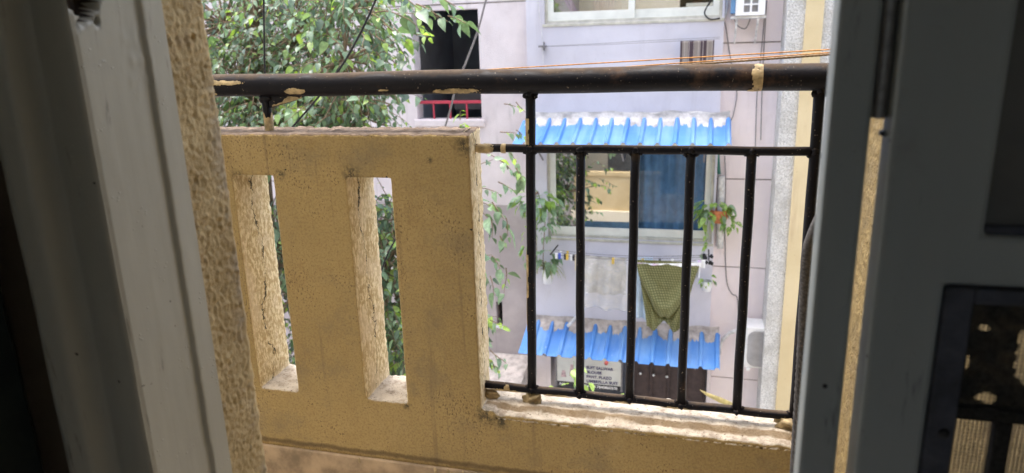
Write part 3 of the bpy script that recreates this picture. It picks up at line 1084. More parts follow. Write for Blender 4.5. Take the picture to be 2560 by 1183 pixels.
for x0, x1, sd in ((-0.51, -0.40, 1), (-0.36, -0.28, 2), (-0.19, -0.14, 3), (-0.075, 0.0, 4)):
    pipe_splash('paint_splash', x0, x1, -1.7, -0.15, sd * 3.3, lowr, r=0.0100, zc=-0.8385 - 0.0035 * (x0 + 0.5), tail=0.2)
pipe_splash('paint_splash', -0.46, -0.445, -1.5, 0.9, 22.0, lowr, r=0.0100, zc=-0.8378, tail=-0.2)
# smears running down the first upright rod
for z0_, z1_, a0, a1, sd in ((-0.155, -0.232, -1.3, 0.1, 1.0), (-0.47, -0.60, -1.6, -0.2, 2.0), (-0.45, -0.70, -1.8, -0.8, 3.0)):
    mb = MB()
    nu, nv = 50, 8
    vs_, ok = [], {}
    for i in range(nu + 1):
        for j in range(nv + 1):
            u, v = i / nu, j / nv
            z = z0_ + (z1_ - z0_) * u
            a = a0 + (a1 - a0) * v
            xc = -0.377 - 0.012 * (-0.105 - z) / 0.733
            vs_.append((xc + 0.0120 * math.sin(a), RY - 0.0120 * math.cos(a), z))
            e = 1 - max(abs(2 * u - 1) ** 2.2, abs(2 * v - 1) ** 2)
            ok[i, j] = e + 0.3 * mnoise.noise(Vector((z * 60, a * 2, sd))) > 0.3
    mb.add(vs_, [(i * (nv + 1) + j, (i + 1) * (nv + 1) + j, (i + 1) * (nv + 1) + j + 1, i * (nv + 1) + j + 1) for i in range(nu) for j in range(nv)
                 if ok[i, j] and ok[i + 1, j] and ok[i, j + 1] and ok[i + 1, j + 1]])
    mb.build('paint_splash', M['splash'], [c for c in ra.children if c.name.startswith('upright_rod')][0], smooth=True)
# mortar lumps bedding the bottom rod
for x, r_, sd in ((-0.388, 0.019, 1), (-0.495, 0.016, 2), (0.222, 0.028, 5)):
    q = MB()
    q.blob((x, RY - 0.004, -0.862), r_ * 0.8, 0.9, 9, (1.5, 0.9, 0.9), seed=sd)
    q.build('mortar_lump', M['splash'], pt, smooth=True)

# ------------------------------------------------------------------ cords along the rail and the hanging rope


def cord(name, a, b, r, mat, label, sag=0.0, twist=False):
    mb = MB()
    a, b = Vector(a), Vector(b)
    n = 60
    if not twist:
        mb.tube([a.lerp(b, i / n) - Vector((0, 0, sag * 4 * (i / n) * (1 - i / n))) for i in range(n + 1)], r, 8)
    else:
        n = int((b - a).length / 0.002)
        t = (b - a).normalized()
        s1 = t.cross(Vector((0, 0, 1))).normalized()
        s2 = t.cross(s1)
        for ph in (0, 2.094, 4.189):
            mb.tube([a.lerp(b, i / n) - Vector((0, 0, sag * 4 * (i / n) * (1 - i / n))) + (s1 * math.cos(i * 0.5 + ph) + s2 * math.sin(i * 0.5 + ph)) * r * 0.55 for i in range(n + 1)], r * 0.55, 6)
    o = mb.build(name, mat, None, smooth=True)
    tag(o, label, 'cord')
    return o


cord('nylon_string', W(1000, 187, 1.60), W(2110, 122, 1.60), 0.0013, M['string'], 'upper orange cord strung just above the black top pipe')
cord('nylon_string', W(1440, 176, 1.605), W(2110, 129, 1.605), 0.0013, M['string'], 'lower orange cord strung just above the black top pipe')
cord('twisted_rope', W(1560, 174, 1.61), W(2110, 134, 1.61), 0.0024, M['rope'], 'brown twisted rope lying lowest of the cords above the pipe', twist=True)
# hanging braided rope by the mullion
mb = MB()
pp = [W(2050, 540, 1.3), W(2030, 585, 1.3), W(2015, 640, 1.3), W(2009, 760, 1.3), W(2003, 888, 1.3), W(1989, 1120, 1.3), W(1983, 1230, 1.3)]
pts = []
for i in range(len(pp) - 1):
    p0, p1, p2, p3 = pp[max(i - 1, 0)], pp[i], pp[i + 1], pp[min(i + 2, len(pp) - 1)]
    for k in range(50):
        t = k / 50
        pts.append(0.5 * ((2 * p1) + (p2 - p0) * t + (2 * p0 - 5 * p1 + 4 * p2 - p3) * t * t + (3 * p1 - p0 - 3 * p2 + p3) * t ** 3))
for ph in (0, 2.094, 4.189):
    mb.tube([p + Vector((math.cos(i * 0.55 + ph), math.sin(i * 0.55 + ph), 0)) * 0.0042 for i, p in enumerate(pts)], 0.0046, 6)
o = mb.build('hanging_rope', M['greyrope'], None, smooth=True)
tag(o, 'grey braided rope hanging down beside the right post', 'rope')

# ================================================================== OPPOSITE BUILDING
WB, YB = 9.0, 8.88
BX0, BX1 = -2.165, 0.185
ob = thing('apartment_building', 'pale pink and lilac apartment block across the lane with two blue awnings', 'building', (-1, 9.2, GZ))
LO = (-3.735, -2.825, -0.948, 0.448)                      # open loggia
SLOT = (-2.727, -2.635, -3.86, -3.50)
q = MB()
holes_wall(q, -9.0, BX0, -2.1, 0.505, WB, WB + 0.22, [LO])
q.build('left_wall', M['pinkgrey'], ob)
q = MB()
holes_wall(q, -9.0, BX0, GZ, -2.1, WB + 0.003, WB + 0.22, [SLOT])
q.build('left_lower_wall', M['pinkgrey_shade'], ob)  # lower part carries the painted shadow tone
q = MB()
q.box(-9.0, BX0, WB, WB + 0.22, 0.522, 3.0)
q.build('left_upper_wall', M['pinkgrey'], ob)
WX0, WX1 = -1.938, 0.160
W1 = (WX0, WX1, 0.225, 1.60)
W2 = (WX0, WX1, -2.483, -1.20)
SH = (-1.93, 0.20, GZ + 0.1, -4.02)
q = MB()
holes_wall(q, BX0, BX1, -3.75, 3.0, YB, WB + 0.22, [W1, W2])
q.build('bay_wall', M['lilac'], ob)
q = MB()
holes_wall(q, BX0, BX1 + 0.05, GZ, -3.75, YB + 0.03, WB + 0.22, [(-1.93, 0.185, GZ + 0.05, -3.9)])
q.build('shop_front_wall', M['pinkgrey'], ob)
zs_ = [GZ, -4.358, -2.816, -1.682, -0.062, 1.6, 3.0]
for a, b in zip(zs_[:-1], zs_[1:]):
    q = MB()
    q.box(BX1 + (0.05 if b < -3 else 0), 2.6, WB, WB + 0.22, a + 0.008, b - 0.008)
    q.build('right_wall_panel', M['pink'], ob)
q = MB()
q.box(BX1, 2.6, WB + 0.025, WB + 0.05, GZ, 3.0)
q.box(-9, BX0, WB + 0.025, WB + 0.05, 0.50, 0.53)
q.build('groove_backing', M['greywall'], ob)
# dark rooms behind the openings
for nm, (a, b, c, d), yb, dep, mt in (('loggia_room', LO, WB + 0.22, 2.2, 'dark'), ('slot_room', SLOT, WB + 0.22, 0.8, 'dark'),
                                     ('upper_room', W1, WB + 0.22, 2.0, 'room'), ('lower_room', W2, WB + 0.22, 1.2, 'room'), ('shop_room', (-1.93, 0.185, GZ, -3.9), WB + 0.22, 1.5, 'dark')):
    q = MB()
    a, b, c, d = a - 0.3, b + 0.3, c - 0.2, d + 0.3
    y0, y1 = yb, yb + dep
    q.add([(a, y0, c), (b, y0, c), (b, y0, d), (a, y0, d), (a, y1, c), (b, y1, c), (b, y1, d), (a, y1, d)],
          [(4, 5, 6, 7), (0, 4, 7, 3), (1, 2, 6, 5), (3, 7, 6, 2), (0, 1, 5, 4)])
    q.build(nm, M[mt], ob)
# loggia: sill, dark side door and red rail
q = MB()
q.box(LO[0] - 0.04, LO[1] + 0.04, WB - 0.035, WB + 0.2, LO[2] - 0.09, LO[2] - 0.001)
q.build('loggia_sill', M['pinkgrey'], ob, bevel=0.01)
q = MB()
q.box(LO[0] + 0.01, LO[1] - 0.01, WB + 0.06, WB + 0.10, -0.745, -0.705)
lr = q.build('loggia_rail', M['redrail'], ob, bevel=0.006)
for k in range(4):
    x = LO[0] + 0.21 + 0.235 * k
    q = MB()
    q.box(x - 0.011, x + 0.011, WB + 0.07, WB + 0.09, LO[2], -0.745)
    q.build('baluster', M['redrail'], lr)
q = MB()
q.box(LO[0] + 0.6, LO[0] + 0.64, WB + 1.2, WB + 1.25, LO[2], LO[3])
q.box(LO[0], LO[1], WB + 1.5, WB + 1.55, -0.95, -0.4)
q.build('loggia_inner_wall', M['greywall'], ob)
q = MB()
q.box(SLOT[0] - 0.02, SLOT[1] + 0.02, WB - 0.03, WB + 0.1, SLOT[2] - 0.04, SLOT[2] - 0.001)
q.build('slot_sill', M['lilac'], ob)


def window(bounds, name, mid, glass_l, glass_r):
    x0, x1, z0, z1 = bounds
    y0 = YB + 0.03
    f = MB()
    t = 0.035
    f.box(x0, x0 + t, y0, y0 + 0.11, z0, z1)
    f.box(x1 - t, x1, y0, y0 + 0.11, z0, z1)
    f.box(x0 + t, x1 - t, y0, y0 + 0.11, z0, z0 + t)
    f.box(x0 + t, x1 - t, y0, y0 + 0.11, z1 - t, z1)
    w = f.build(name, M['alu_dark'], ob, bevel=0.004)
    for k, (a, b, yy, gm) in enumerate(((x0 + t, mid + 0.035, y0 + 0.02, glass_l), (mid - 0.035, x1 - t, y0 + 0.055, glass_r))):
        sw = 0.075 if k == 0 else 0.07
        s_ = MB()
        zz0, zz1 = z0 + t, z1 - t
        holes_wall(s_, a, b, zz0, zz1, yy, yy + 0.03, [(a + sw * 0.95, b - sw, zz0 + 0.10, zz1 - 0.08)])
        s_.build('sash', M['alu'], w, bevel=0.004)
        p = MB()
        p.box(a + 0.03, b - 0.03, yy + 0.012, yy + 0.018, zz0 + 0.04, zz1 - 0.03)
        p.build('pane', gm, w)
    sl_ = MB()
    sl_.box(x0 - 0.02, x1 + 0.02, YB - 0.012, y0 + 0.002, z0 - 0.035, z0 - 0.002)
    sl_.build('sill', M['alu_dark'], w, bevel=0.004)
    return w


window(W1, 'sliding_window', -0.88, M['glass_half'], M['glass_half'])
window(W2, 'sliding_window', -0.815, M['glass_mirror'], M['glass'])
# curtains and things inside
q = MB()
q.grid(lambda u, v: (-0.80 + 0.97 * u, YB + 0.165 + 0.022 * math.sin(u * 42) + 0.010 * math.sin(u * 19 + 1), -2.6 + 1.6 * v), 80, 4)
o = q.build('blue_curtain', M['curtain'], None, smooth=True)
tag(o, 'dull blue curtain behind the right pane of the lower window', 'curtain')
q = MB()
q.grid(lambda u, v: (-1.36 + 0.26 * u, YB + 0.19 + 0.02 * math.sin(u * 30), 0.1 + 1.5 * v), 30, 3)
o = q.build('red_curtain', M['redcloth'], None, smooth=True)
tag(o, 'dull red curtain behind the upper window', 'curtain')

q = MB()
q.box(-2.0, 0.3, WB + 0.45, WB + 0.5, 0.0, 1.9)
q.build('inner_partition', M['creamwall'], ob)
q = MB()
q.box(-1.10, -1.02, WB + 0.10, WB + 0.14, 0.1, 1.7)
q.box(-0.18, -0.08, WB + 0.10, WB + 0.14, 0.1, 1.7)
q.build('inner_door_edge', M['orange'], ob)
# our window wall stain patches are in the paint; projecting pier at the right
pr = thing('corner_pier', 'grey roughcast corner pier with a cream painted front, right of the pink wall', 'pier', (1.4, 8.6, GZ))
q = MB()
PG0, PG1, PG2 = W(1971, 0, 8.5).x, W(2016, 0, 8.5).x, W(2062, 0, 8.48).x
q.box(PG0, 3.2, 8.5, WB + 0.02, GZ, 3.4)
q.build('pier_core', M['roughcast'], pr)
q = MB()
q.box(PG1, PG2, 8.475, 8.4995, GZ, 3.4)
q.build('cream_band', M['creamband'], pr)

# ------------------------------------------------------------------ awnings


def awning(label, zw, zf, mortar, seed):
    a0, a1, yw, yf = -2.235, 0.325, YB - 0.01, 8.30
    t = thing('corrugated_awning', label, 'awning', (-1, YB, zw), 'blue corrugated awnings')
    pitch = 0.197
    xs = []
    x = a0
    k = 0
    while x < a1 - 0.01:
        xs += [(x, 0), (x + pitch * 0.62, 0), (x + pitch * 0.72, 1), (x + pitch * 0.86, 1), (x + pitch * 0.96, 0)]
        x += pitch
    xs = [(min(p[0], a1), p[1]) for p in xs]
    nv = 5
    mb = MB()

    def P_(i, j, th):
        xx, up = xs[i]
        s_ = j / nv
        yy = yw + (yf - yw) * s_
        zz = zw + (zf - zw) * s_ - 0.012 * math.sin(s_ * math.pi) + up * 0.032 + 0.006 * mnoise.noise(Vector((xx * 2, s_ * 3, seed)))
        return (xx, yy, zz + th)
    n = len(xs)
    vs_ = [P_(i, j, 0.0) for i in range(n) for j in range(nv + 1)] + [P_(i, j, -0.004) for i in range(n) for j in range(nv + 1)]
    fs_ = []
    off = n * (nv + 1)
    for i in range(n - 1):
        for j in range(nv):
            a = i * (nv + 1) + j
            fs_.append((a, a + 1, a + nv + 2, a + nv + 1))
            fs_.append((off + a, off + a + nv + 1, off + a + nv + 2, off + a + 1))
        a = i * (nv + 1) + nv
        fs_.append((a, off + a, off + a + nv + 1, a + nv + 1))
    for i in (0, n - 1):
        for j in range(nv):
            a = i * (nv + 1) + j
            fs_.append((a, a + 1, off + a + 1, off + a))
    mb.add(vs_, fs_)
    sh = mb.build('roofing_sheet', M['sheet'], t)
    # mortar fillet with a ragged lower edge
    m2 = MB()

    def fil(u, v):
        xx = a0 + 0.05 + (a1 - a0 - 0.07) * u
        rib = ((xx - a0) % pitch) / pitch
        reach = 0.13 + 0.08 * mnoise.noise(Vector((xx * 5, seed, 0))) + 0.06 * mnoise.noise(Vector((xx * 22, seed, 3))) + 0.04 * mnoise.noise(Vector((xx * 60, seed, 5)))
        if 0.64 < rib < 0.98:
            reach -= 0.075
        if v < 0.3:
            return (xx, YB - 0.004 - 0.03 * v + 0.008 * mnoise.noise(Vector((xx * 9, v * 5, seed))), zw + 0.10 - 0.17 * v + 0.03 * mnoise.noise(Vector((xx * 4, seed, 7))) * (1 - v * 3))
        s_ = (v - 0.3) / 0.7
        yy = YB - 0.013 - reach * s_
        zz = zw + (zf - zw) * (YB - yy) / (YB - yf) + 0.03 * (1 - s_) ** 2 + 0.006 * (1 - s_ ** 4) - 0.012 * (s_ ** 6) + 0.006 * mnoise.noise(Vector((xx * 20, yy * 20, seed)))
        return (xx, yy, zz)
    m2.grid(fil, 240, 14)
    m2.build('mortar_fillet', mortar, t, smooth=True)
    # support flat irons
    for x in (a0 + 0.25, -0.95, a1 - 0.3):
        b = MB()
        b.tube([(x, YB, zf - 0.28), (x, yf + 0.12, zf - 0.01)], 0.012, 6)
        b.build('support_iron', M['cable_grey'], t)
    return t


awning('blue corrugated awning over the window with the blue curtain', -0.945, -1.175, M['cement'], 1.0)
awning('blue corrugated awning over the tailor sign board', -3.70, -3.93, M['mortar_grey'], 6.0)
q = MB()
q.tube([W(1420, 815, 8.62), W(1444, 790, 8.85)], 0.022, 10)
q.tube([W(1420, 815, 8.62) + Vector((0, 0, 0)), W(1419, 816, 8.615)], 0.016, 10)
o = q.build('drain_spout', M['pvc'], None)
tag(o, 'short white drain spout sticking out above the lower awning', 'pipe')

# ------------------------------------------------------------------ left low sunshade ledge
q = MB()
q.prism([(WB - 0.75, -4.62), (WB - 0.75, -4.50), (WB + 0.01, -4.28), (WB + 0.01, -4.62)], 'X', -3.6, -2.24)
q.build('sunshade_slab', M['mortar_grey'], ob, bevel=0.01)

# ------------------------------------------------------------------ shop door and sign
q = MB()
q.box(-0.82, 0.17, YB + 0.12, YB + 0.15, GZ + 0.1, -4.15)
dr = q.build('shop_door', M['brownmetal'], ob)
for k in range(5):
    e = MB()
    e.box(-0.80 + 0.235 * k, -0.77 + 0.235 * k, YB + 0.095, YB + 0.119, GZ + 0.1, -4.17)
    e.build('door_rib', M['brownmetal'], dr, bevel=0.005)
for k in range(4):
    e = MB()
    p = W(1601 + 33 * k, 934 + 4 * k, YB + 0.09)
    e.blob((p.x, YB + 0.09, p.z), 0.018, 0.1, 6)
    e.build('door_stud', M['white'], dr, smooth=True)
sg = thing('sign_board', 'white tailoring sign board with navy lettering under the lower awning', 'sign', (-1.4, YB, -4.75))
SX0, SX1, SZ1, SZ0 = -1.832, -0.946, -4.02, -4.565
q = MB()
q.box(SX0, SX1, YB - 0.01, YB + 0.02, SZ0, SZ1)
q.build('sign_panel', M['signwhite'], sg)
q = MB()
q.box(SX0, SX1 - 0.01, YB - 0.012, YB + 0.02, SZ0 - 0.075, SZ0 - 0.002)
q.build('sign_strip', M['signblack'], sg)
q = MB()
q.box(SX0 - 0.025, SX0 - 0.001, YB - 0.016, YB + 0.02, SZ0 - 0.09, SZ1 + 0.02)
q.box(SX1 + 0.001, SX1 + 0.02, YB - 0.016, YB + 0.02, SZ0 - 0.09, SZ1 + 0.02)
q.build('sign_frame', M['cable_grey'], sg)


def text(s_, x, z, size, mt, width=None, parent=sg, y=YB - 0.0125):
    cu_ = bpy.data.curves.new('lettering', 'FONT')
    cu_.body = s_
    cu_.size = size
    cu_.extrude = 0.001
    cu_.offset = size * 0.03
    cu_.materials.append(mt)
    tmp = bpy.data.objects.new('lettering', cu_)
    col.objects.link(tmp)
    bpy.context.view_layer.update()
    me_ = bpy.data.meshes.new_from_object(tmp.evaluated_get(bpy.context.evaluated_depsgraph_get()))
    bpy.data.objects.remove(tmp)
    o = bpy.data.objects.new('lettering', me_)
    col.objects.link(o)
    o.parent = parent
    o.location = Vector((x, y, z)) - ORG[parent.name]
    o.rotation_euler = (R(90), 0, 0)
    if width:
        bpy.context.view_layer.update()
        o.scale.x = width / max(o.dimensions.x, 1e-6)
    return o


tx = -1.42
text('SUIT SALWAR', tx, -4.342, 0.058, M['ink'], 0.37)
text('BLOUSE', tx, -4.411, 0.058, M['ink'], 0.21)
text('PANT, PLAZO', tx, -4.479, 0.058, M['ink'], 0.345)
text('UMBRELLA SUIT', tx, -4.547, 0.058, M['ink'], 0.435)
text('Add.', SX0 + 0.03, SZ0 - 0.056, 0.055, M['inkwhite'], 0.085, y=YB - 0.0145)
text('724 • M.7840860370', -1.47, SZ0 - 0.056, 0.055, M['inkwhite'], 0.475, y=YB - 0.0145)
# faded garment print on the left of the board
q = MB()
for a, b, c, d in ((-1.78, -1.70, -4.50, -4.40), (-1.66, -1.58, -4.48, -4.30), (-1.60, -1.52, -4.54, -4.44)):
    q.add([(a, YB - 0.0112, c), (b, YB - 0.0112, c), (b - 0.02, YB - 0.0112, d), (a + 0.02, YB - 0.0112, d)], [(0, 1, 2, 3)])
q.build('faded_print', simple('faded_pink_print', (0.55, 0.40, 0.42), 0.6, 0.4, 30), sg)
q = MB()
p = W(1516, 908, 8.29)
q.blob(p, 0.028, 0.3, 7)
o = q.build('red_hanging_ball', M['redcloth'], None, smooth=True)
tag(o, 'small red ball hanging at the lower awning edge', 'ornament')

# ------------------------------------------------------------------ air conditioner (lower right) and cooler (upper right)
ac = thing('air_conditioner', 'white outdoor air conditioner unit on the wall half behind the pier', 'air conditioner', (1.1, 8.8, -4.1))
p0 = W(1868, 822, 8.62)
p1 = W(1866, 914, 8.62)
q = MB()
q.box(p0.x - 0.01, p0.x + 0.80, 8.62, 8.95, p1.z - 0.03, p0.z + 0.02)
q.build('casing', M['white'], ac, bevel=0.015)
q = MB()
cx0, cx1, cz0, cz1, rr = p0.x + 0.015, p0.x + 0.52, p1.z, p0.z - 0.02, 0.10
poly = []
for (cx, cz, s0) in ((cx1 - rr, cz1 - rr, 0), (cx0 + rr, cz1 - rr, 90), (cx0 + rr, cz0 + rr, 180), (cx1 - rr, cz0 + rr, 270)):
    for k in range(7):
        a = R(s0 + 15 * k)
        poly.append((cx + rr * math.cos(a), cz + rr * math.sin(a)))
q.prism(poly, 'Y', 8.606, 8.6195)
q.build('fan_recess', M['acgrey'], ac)
q = MB()
z = cz0 + 0.012
while z < cz1 - 0.01:
    dzt, dzb = cz1 - z, z - cz0
    ins = 0.012
    for dd in (dzt, dzb):
        if dd < rr:
            ins = max(ins, rr - math.sqrt(max(0, rr * rr - (rr - dd) ** 2)) + 0.008)
    q.box(cx0 + ins, cx1 - ins, 8.600, 8.605, z, z + 0.006)
    z += 0.016
q.build('grille_wires', M['acgrey'], ac, kind='stuff')
q = MB()
q.box(p0.x + 0.02, p0.x + 0.06, 8.6, 9.0, p1.z - 0.06, p1.z - 0.03)
q.box(p0.x + 0.6, p0.x + 0.64, 8.6, 9.0, p1.z - 0.06, p1.z - 0.03)
q.build('bracket', M['white'], ac)
q = MB()
q.tube([W(1868, 830, 8.75), W(1845, 826, 8.85), W(1825, 832, 8.9), W(1808, 848, 8.92), W(1799, 866, 8.92), W(1798, 885, 8.94)], 0.026, 8)
q.build('insulated_hose', M['pvc'], ac, smooth=True)

cl = thing('air_cooler', 'white air cooler box with square louvres beside the upper window', 'air cooler', (0.5, 8.7, 0.2))
a0 = W(1838, 40, 8.6)
a1 = W(1911, 40, 8.6)
q = MB()
holes = []
bx0, bx1, bz0, bz1 = a0.x, a1.x, a0.z, a0.z + 0.62
gx0, gx1 = a0.x + 0.075, a0.x + 0.245
hw_ = (gx1 - gx0) / 2
for i in range(2):
    for j in range(6):
        holes.append((gx0 + i * hw_ + 0.010, gx0 + (i + 1) * hw_ - 0.010, bz0 + 0.035 + j * 0.088, bz0 + 0.035 + j * 0.088 + 0.072))
holes_wall(q, bx0, bx1, bz0, bz1, 8.55, 8.575, holes)
q.build('front_grille', M['white'], cl, bevel=0.004)
q = MB()
q.box(bx0 + 0.003, bx1 - 0.003, 8.63, 8.95, bz0, bz1)
q.box(bx0 + 0.003, bx0 + 0.03, 8.576, 8.63, bz0, bz1)
q.box(bx1 - 0.03, bx1 - 0.003, 8.576, 8.63, bz0, bz1)
q.box(bx0 + 0.03, bx1 - 0.03, 8.576, 8.63, bz0, bz0 + 0.02)
q.build('casing', M['white'], cl)
q = MB()
q.box(bx0 + 0.032, bx1 - 0.032, 8.60, 8.628, bz0 + 0.02, bz1 - 0.01)
q.build('louvre_shadow_plate', M['acgrey'], cl)
q = MB()
q.box(bx0 - 0.045, bx0 - 0.002, 8.60, 8.9, bz0 + 0.03, bz1)
q.build('blue_side_panel', M['curtain'], cl)
q = MB()
q.tube([(bx0 + 0.02, 8.98, bz0 - 0.30), (bx0 + 0.02, 8.6, bz0 - 0.015)], 0.012, 6)
q.tube([(bx1 - 0.06, 8.98, bz0 - 0.30), (bx1 - 0.06, 8.6, bz0 - 0.015)], 0.012, 6)
q.box(bx0 - 0.04, bx1 + 0.02, 8.58, 9.0, bz0 - 0.03, bz0 - 0.004)
q.build('stand_bracket', M['pvc'], cl)

# ------------------------------------------------------------------ wires and pipes on the facade


def pxtube(name, pts, Y, r, mat, label, cat='wire', group=None):
    mb = MB()
    ps = [W(x, y, Y) for x, y in pts]
    sm_ = []
    for i in range(len(ps) - 1):
        p0, p1, p2, p3 = ps[max(i - 1, 0)], ps[i], ps[i + 1], ps[min(i + 2, len(ps) - 1)]
        for k in range(8):
            t = k / 8
            sm_.append(0.5 * ((2 * p1) + (p2 - p0) * t + (2 * p0 - 5 * p1 + 4 * p2 - p3) * t * t + (3 * p1 - p0 - 3 * p2 + p3) * t ** 3))
    sm_.append(ps[-1])
    mb.tube(sm_, r, 7)
    o = mb.build(name, mat, None, smooth=True)
    return tag(o, label, cat, group)


pxtube('wall_wire', [(1808, 45), (1815, 70), (1822, 120), (1828, 155), (1842, 230), (1835, 280), (1828, 300), (1815, 320), (1790, 322)], WB - 0.025, 0.006, M['cable_grey'], 'thin grey wire running down from the cooler to the upper awning corner')
pxtube('wall_wire', [(1915, 0), (1908, 80), (1900, 160), (1893, 230), (1889, 340), (1887, 460)], WB - 0.018, 0.005, M['cable_grey'], 'left of two thin wires running down the pink wall by the pier')
pxtube('wall_wire', [(1917, 0), (1911, 100), (1906, 200), (1903, 300), (1902, 350)], WB - 0.018, 0.005, M['cable_grey'], 'right of two thin wires running down the pink wall by the pier')
pxtube('wall_wire', [(1812, 390), (1814, 450), (1812, 540), (1813, 610), (1814, 660), (1818, 710), (1830, 735), (1843, 745), (1846, 800)], WB - 0.02, 0.006, M['cable_grey'], 'grey wire running down the pink wall right of the flower pot')
pxtube('wall_wire', [(1778, 0), (1765, 22), (1762, 35), (1775, 48), (1800, 46)], YB - 0.03, 0.009, M['cable_black'], 'black cable loop at the corner of the upper window')
pxtube('wall_wire', [(1835, 46), (1845, 65), (1862, 72), (1872, 58), (1876, 42)], WB - 0.1, 0.007, M['cable_grey'], 'sagging wire loop under the air cooler')
pxtube('wall_wire', [(1800, 45), (1790, 62), (1798, 68), (1808, 52), (1815, 30), (1818, 0)], WB - 0.06, 0.013, M['pvc'], 'pale hose curling at the corner of the upper window', 'hose')
pxtube('green_hose', [(1794, 350), (1795, 400), (1798, 435)], WB - 0.06, 0.022, M['hosegreen'], 'short green hose end left of the wall wire', 'hose')
pxtube('drain_pipe', [(1803, 440), (1803, 480), (1800, 560), (1800, 620)], WB - 0.05, 0.045, M['pvc'], 'dirty white pipe behind the terracotta pot', 'pipe')
pxtube('washing_wire', [(1352, 116), (1400, 114), (1500, 109), (1600, 103), (1700, 98), (1800, 93)], YB - 0.16, 0.0028, M['cable_grey'], 'upper of two thin washing wires under the upper window')
pxtube('washing_wire', [(1352, 117), (1500, 112), (1650, 105), (1800, 97)], YB - 0.13, 0.0028, M['cable_grey'], 'lower of two thin washing wires under the upper window')
q = MB()
p = W(1357, 116, YB - 0.08)
q.box(p.x - 0.035, p.x + 0.035, YB - 0.18, YB, p.z - 0.012, p.z + 0.012)
q.tube([(p.x, YB - 0.01, p.z - 0.05), (p.x, YB - 0.01, p.z + 0.05)], 0.01, 6)
o = q.build('wire_bracket', M['cable_grey'], None)
tag(o, 'small grey metal bracket holding the washing wires under the upper window', 'bracket')
pxtube('wall_wire', [(1345, 0), (1349, 40), (1354, 80), (1357, 115), (1358, 160)], YB - 0.012, 0.0035, M['pvc'], 'pale wire running down the lilac wall to the bracket')

# power cables crossing the lane near the tree
pxtube('power_cable', [(659, -60), (660, 60), (662, 187), (663, 320)], 1.95, 0.0028, M['cable_black'], 'black cable hanging straight down in front of the tree', 'cable')
pxtube('power_cable', [(962, -60), (935, 10), (905, 75), (870, 140), (840, 185), (790, 250), (720, 330)], 3.0, 0.005, M['cable_black'], 'thick black cable slanting down left in front of the tree', 'cable')
pxtube('power_cable', [(1236, -60), (1215, 0), (1195, 75), (1165, 155), (1140, 215), (1128, 265), (1112, 320), (1080, 420)], 5.5, 0.008, M['cable_grey'], 'grey cable slanting down past the dark loggia', 'cable')
pxtube('power_cable', [(1010, 560), (985, 605), (965, 645), (940, 720)], 4.0, 0.006, M['cable_black'], 'black cable seen through the right parapet slot', 'cable')

# striped towel on the upper wire


def cloth(name, fn, nu, nv, mat, label, cat='cloth', group=None):
    mb = MB()
    mb.grid(fn, nu, nv)
    o = mb.build(name, mat, None, smooth=True)
    s_ = o.modifiers.new('thick', 'SOLIDIFY')
    s_.thickness = 0.003
    return tag(o, label, cat, group)


def mat_stripe():
    t = NT('striped_towel_cloth')
    px, py, pz = t.sep(t.pos)
    s_ = t.math('SINE', t.math('MULTIPLY', px, 46.0))
    c = t.mix(t.ramp(s_, -0.2, 0.15), (0.08, 0.06, 0.07), (0.26, 0.23, 0.21))
    c = t.mix(t.ramp(t.math('SINE', t.math('MULTIPLY', px, 121.0)), 0.93, 0.97), c, (0.42, 0.38, 0.36))
    return t.fin(c, 0.95, t.bump(t.noise(120, 3), 0.4, 0.004), 0.1)


ta, tb = W(1701, 103, YB - 0.15), W(1786, 100, YB - 0.15)
tc = W(1702, 162, YB - 0.15)
cloth('striped_towel', lambda u, v: (ta.x + (tb.x - ta.x) * u, YB - 0.15 + 0.012 * math.sin(u * 16), ta.z + (tc.z - ta.z) * v + (tb.z - ta.z) * u * (1 - v)), 24, 10, mat_stripe(),
      'brown striped towel hanging under the upper window', 'towel')
# pink cloth and plant in the upper window
q = MB()
q.grid(lambda u, v: (-1.78 + 0.12 * u + 0.14 * v, YB + 0.17 - 0.02 * v + 0.01 * math.sin(u * 9), 0.62 - 0.26 * v - 0.05 * u), 12, 10)
o = q.build('pink_cloth', M['pinkcloth'], None, smooth=True)
tag(o, 'pink cloth at the left end of the upper window', 'cloth')

# ------------------------------------------------------------------ leaf meshes


def leaf_mesh(name, mat, L=1.0, wd=0.56, droop=0.25, fold=0.18, tip=0.16):
    ts = [0.0, 0.07, 0.22, 0.42, 0.62, 0.80, 0.92, 1.0]
    ws = [0.0, 0.26, 0.46, 0.50, 0.38, 0.18, 0.06, 0.0]
    vs_, fs_ = [], []
    for t, w in zip(ts, ws):
        zc = -droop * t * t
        vs_.append((0, t * L, zc))
        vs_.append((-w * wd, (t - 0.05 * (w > 0.2)) * L, zc + fold * w))
        vs_.append((w * wd, (t - 0.05 * (w > 0.2)) * L, zc + fold * w))
    for i in range(len(ts) - 1):
        a, b = 3 * i, 3 * (i + 1)
        fs_ += [(a, b, b + 1, a + 1), (a, a + 2, b + 2, b)]
    me = bpy.data.meshes.new(name)
    me.from_pydata(vs_, [], fs_)
    me.materials.append(mat)
    me.polygons.foreach_set('use_smooth', [True] * len(me.polygons))
    return me


LM = [leaf_mesh('leaf', m) for m in LEAFS]
LVS = np.array([v.co[:] for v in LM[0].vertices])
LFS = [tuple(p.vertices) for p in LM[0].polygons]


def leaf_rot(direction, roll):
    d = direction.normalized()
    up = Vector((0, 0, 1))
    if abs(d.dot(up)) > 0.95:
        up = Vector((0, -1, 0.2)).normalized()
    x = d.cross(up).normalized()
    z = x.cross(d)
    m_ = Matrix((x, d, z)).transposed()
    return m_.to_quaternion() @ Matrix.Rotation(roll, 3, 'Y').to_quaternion()


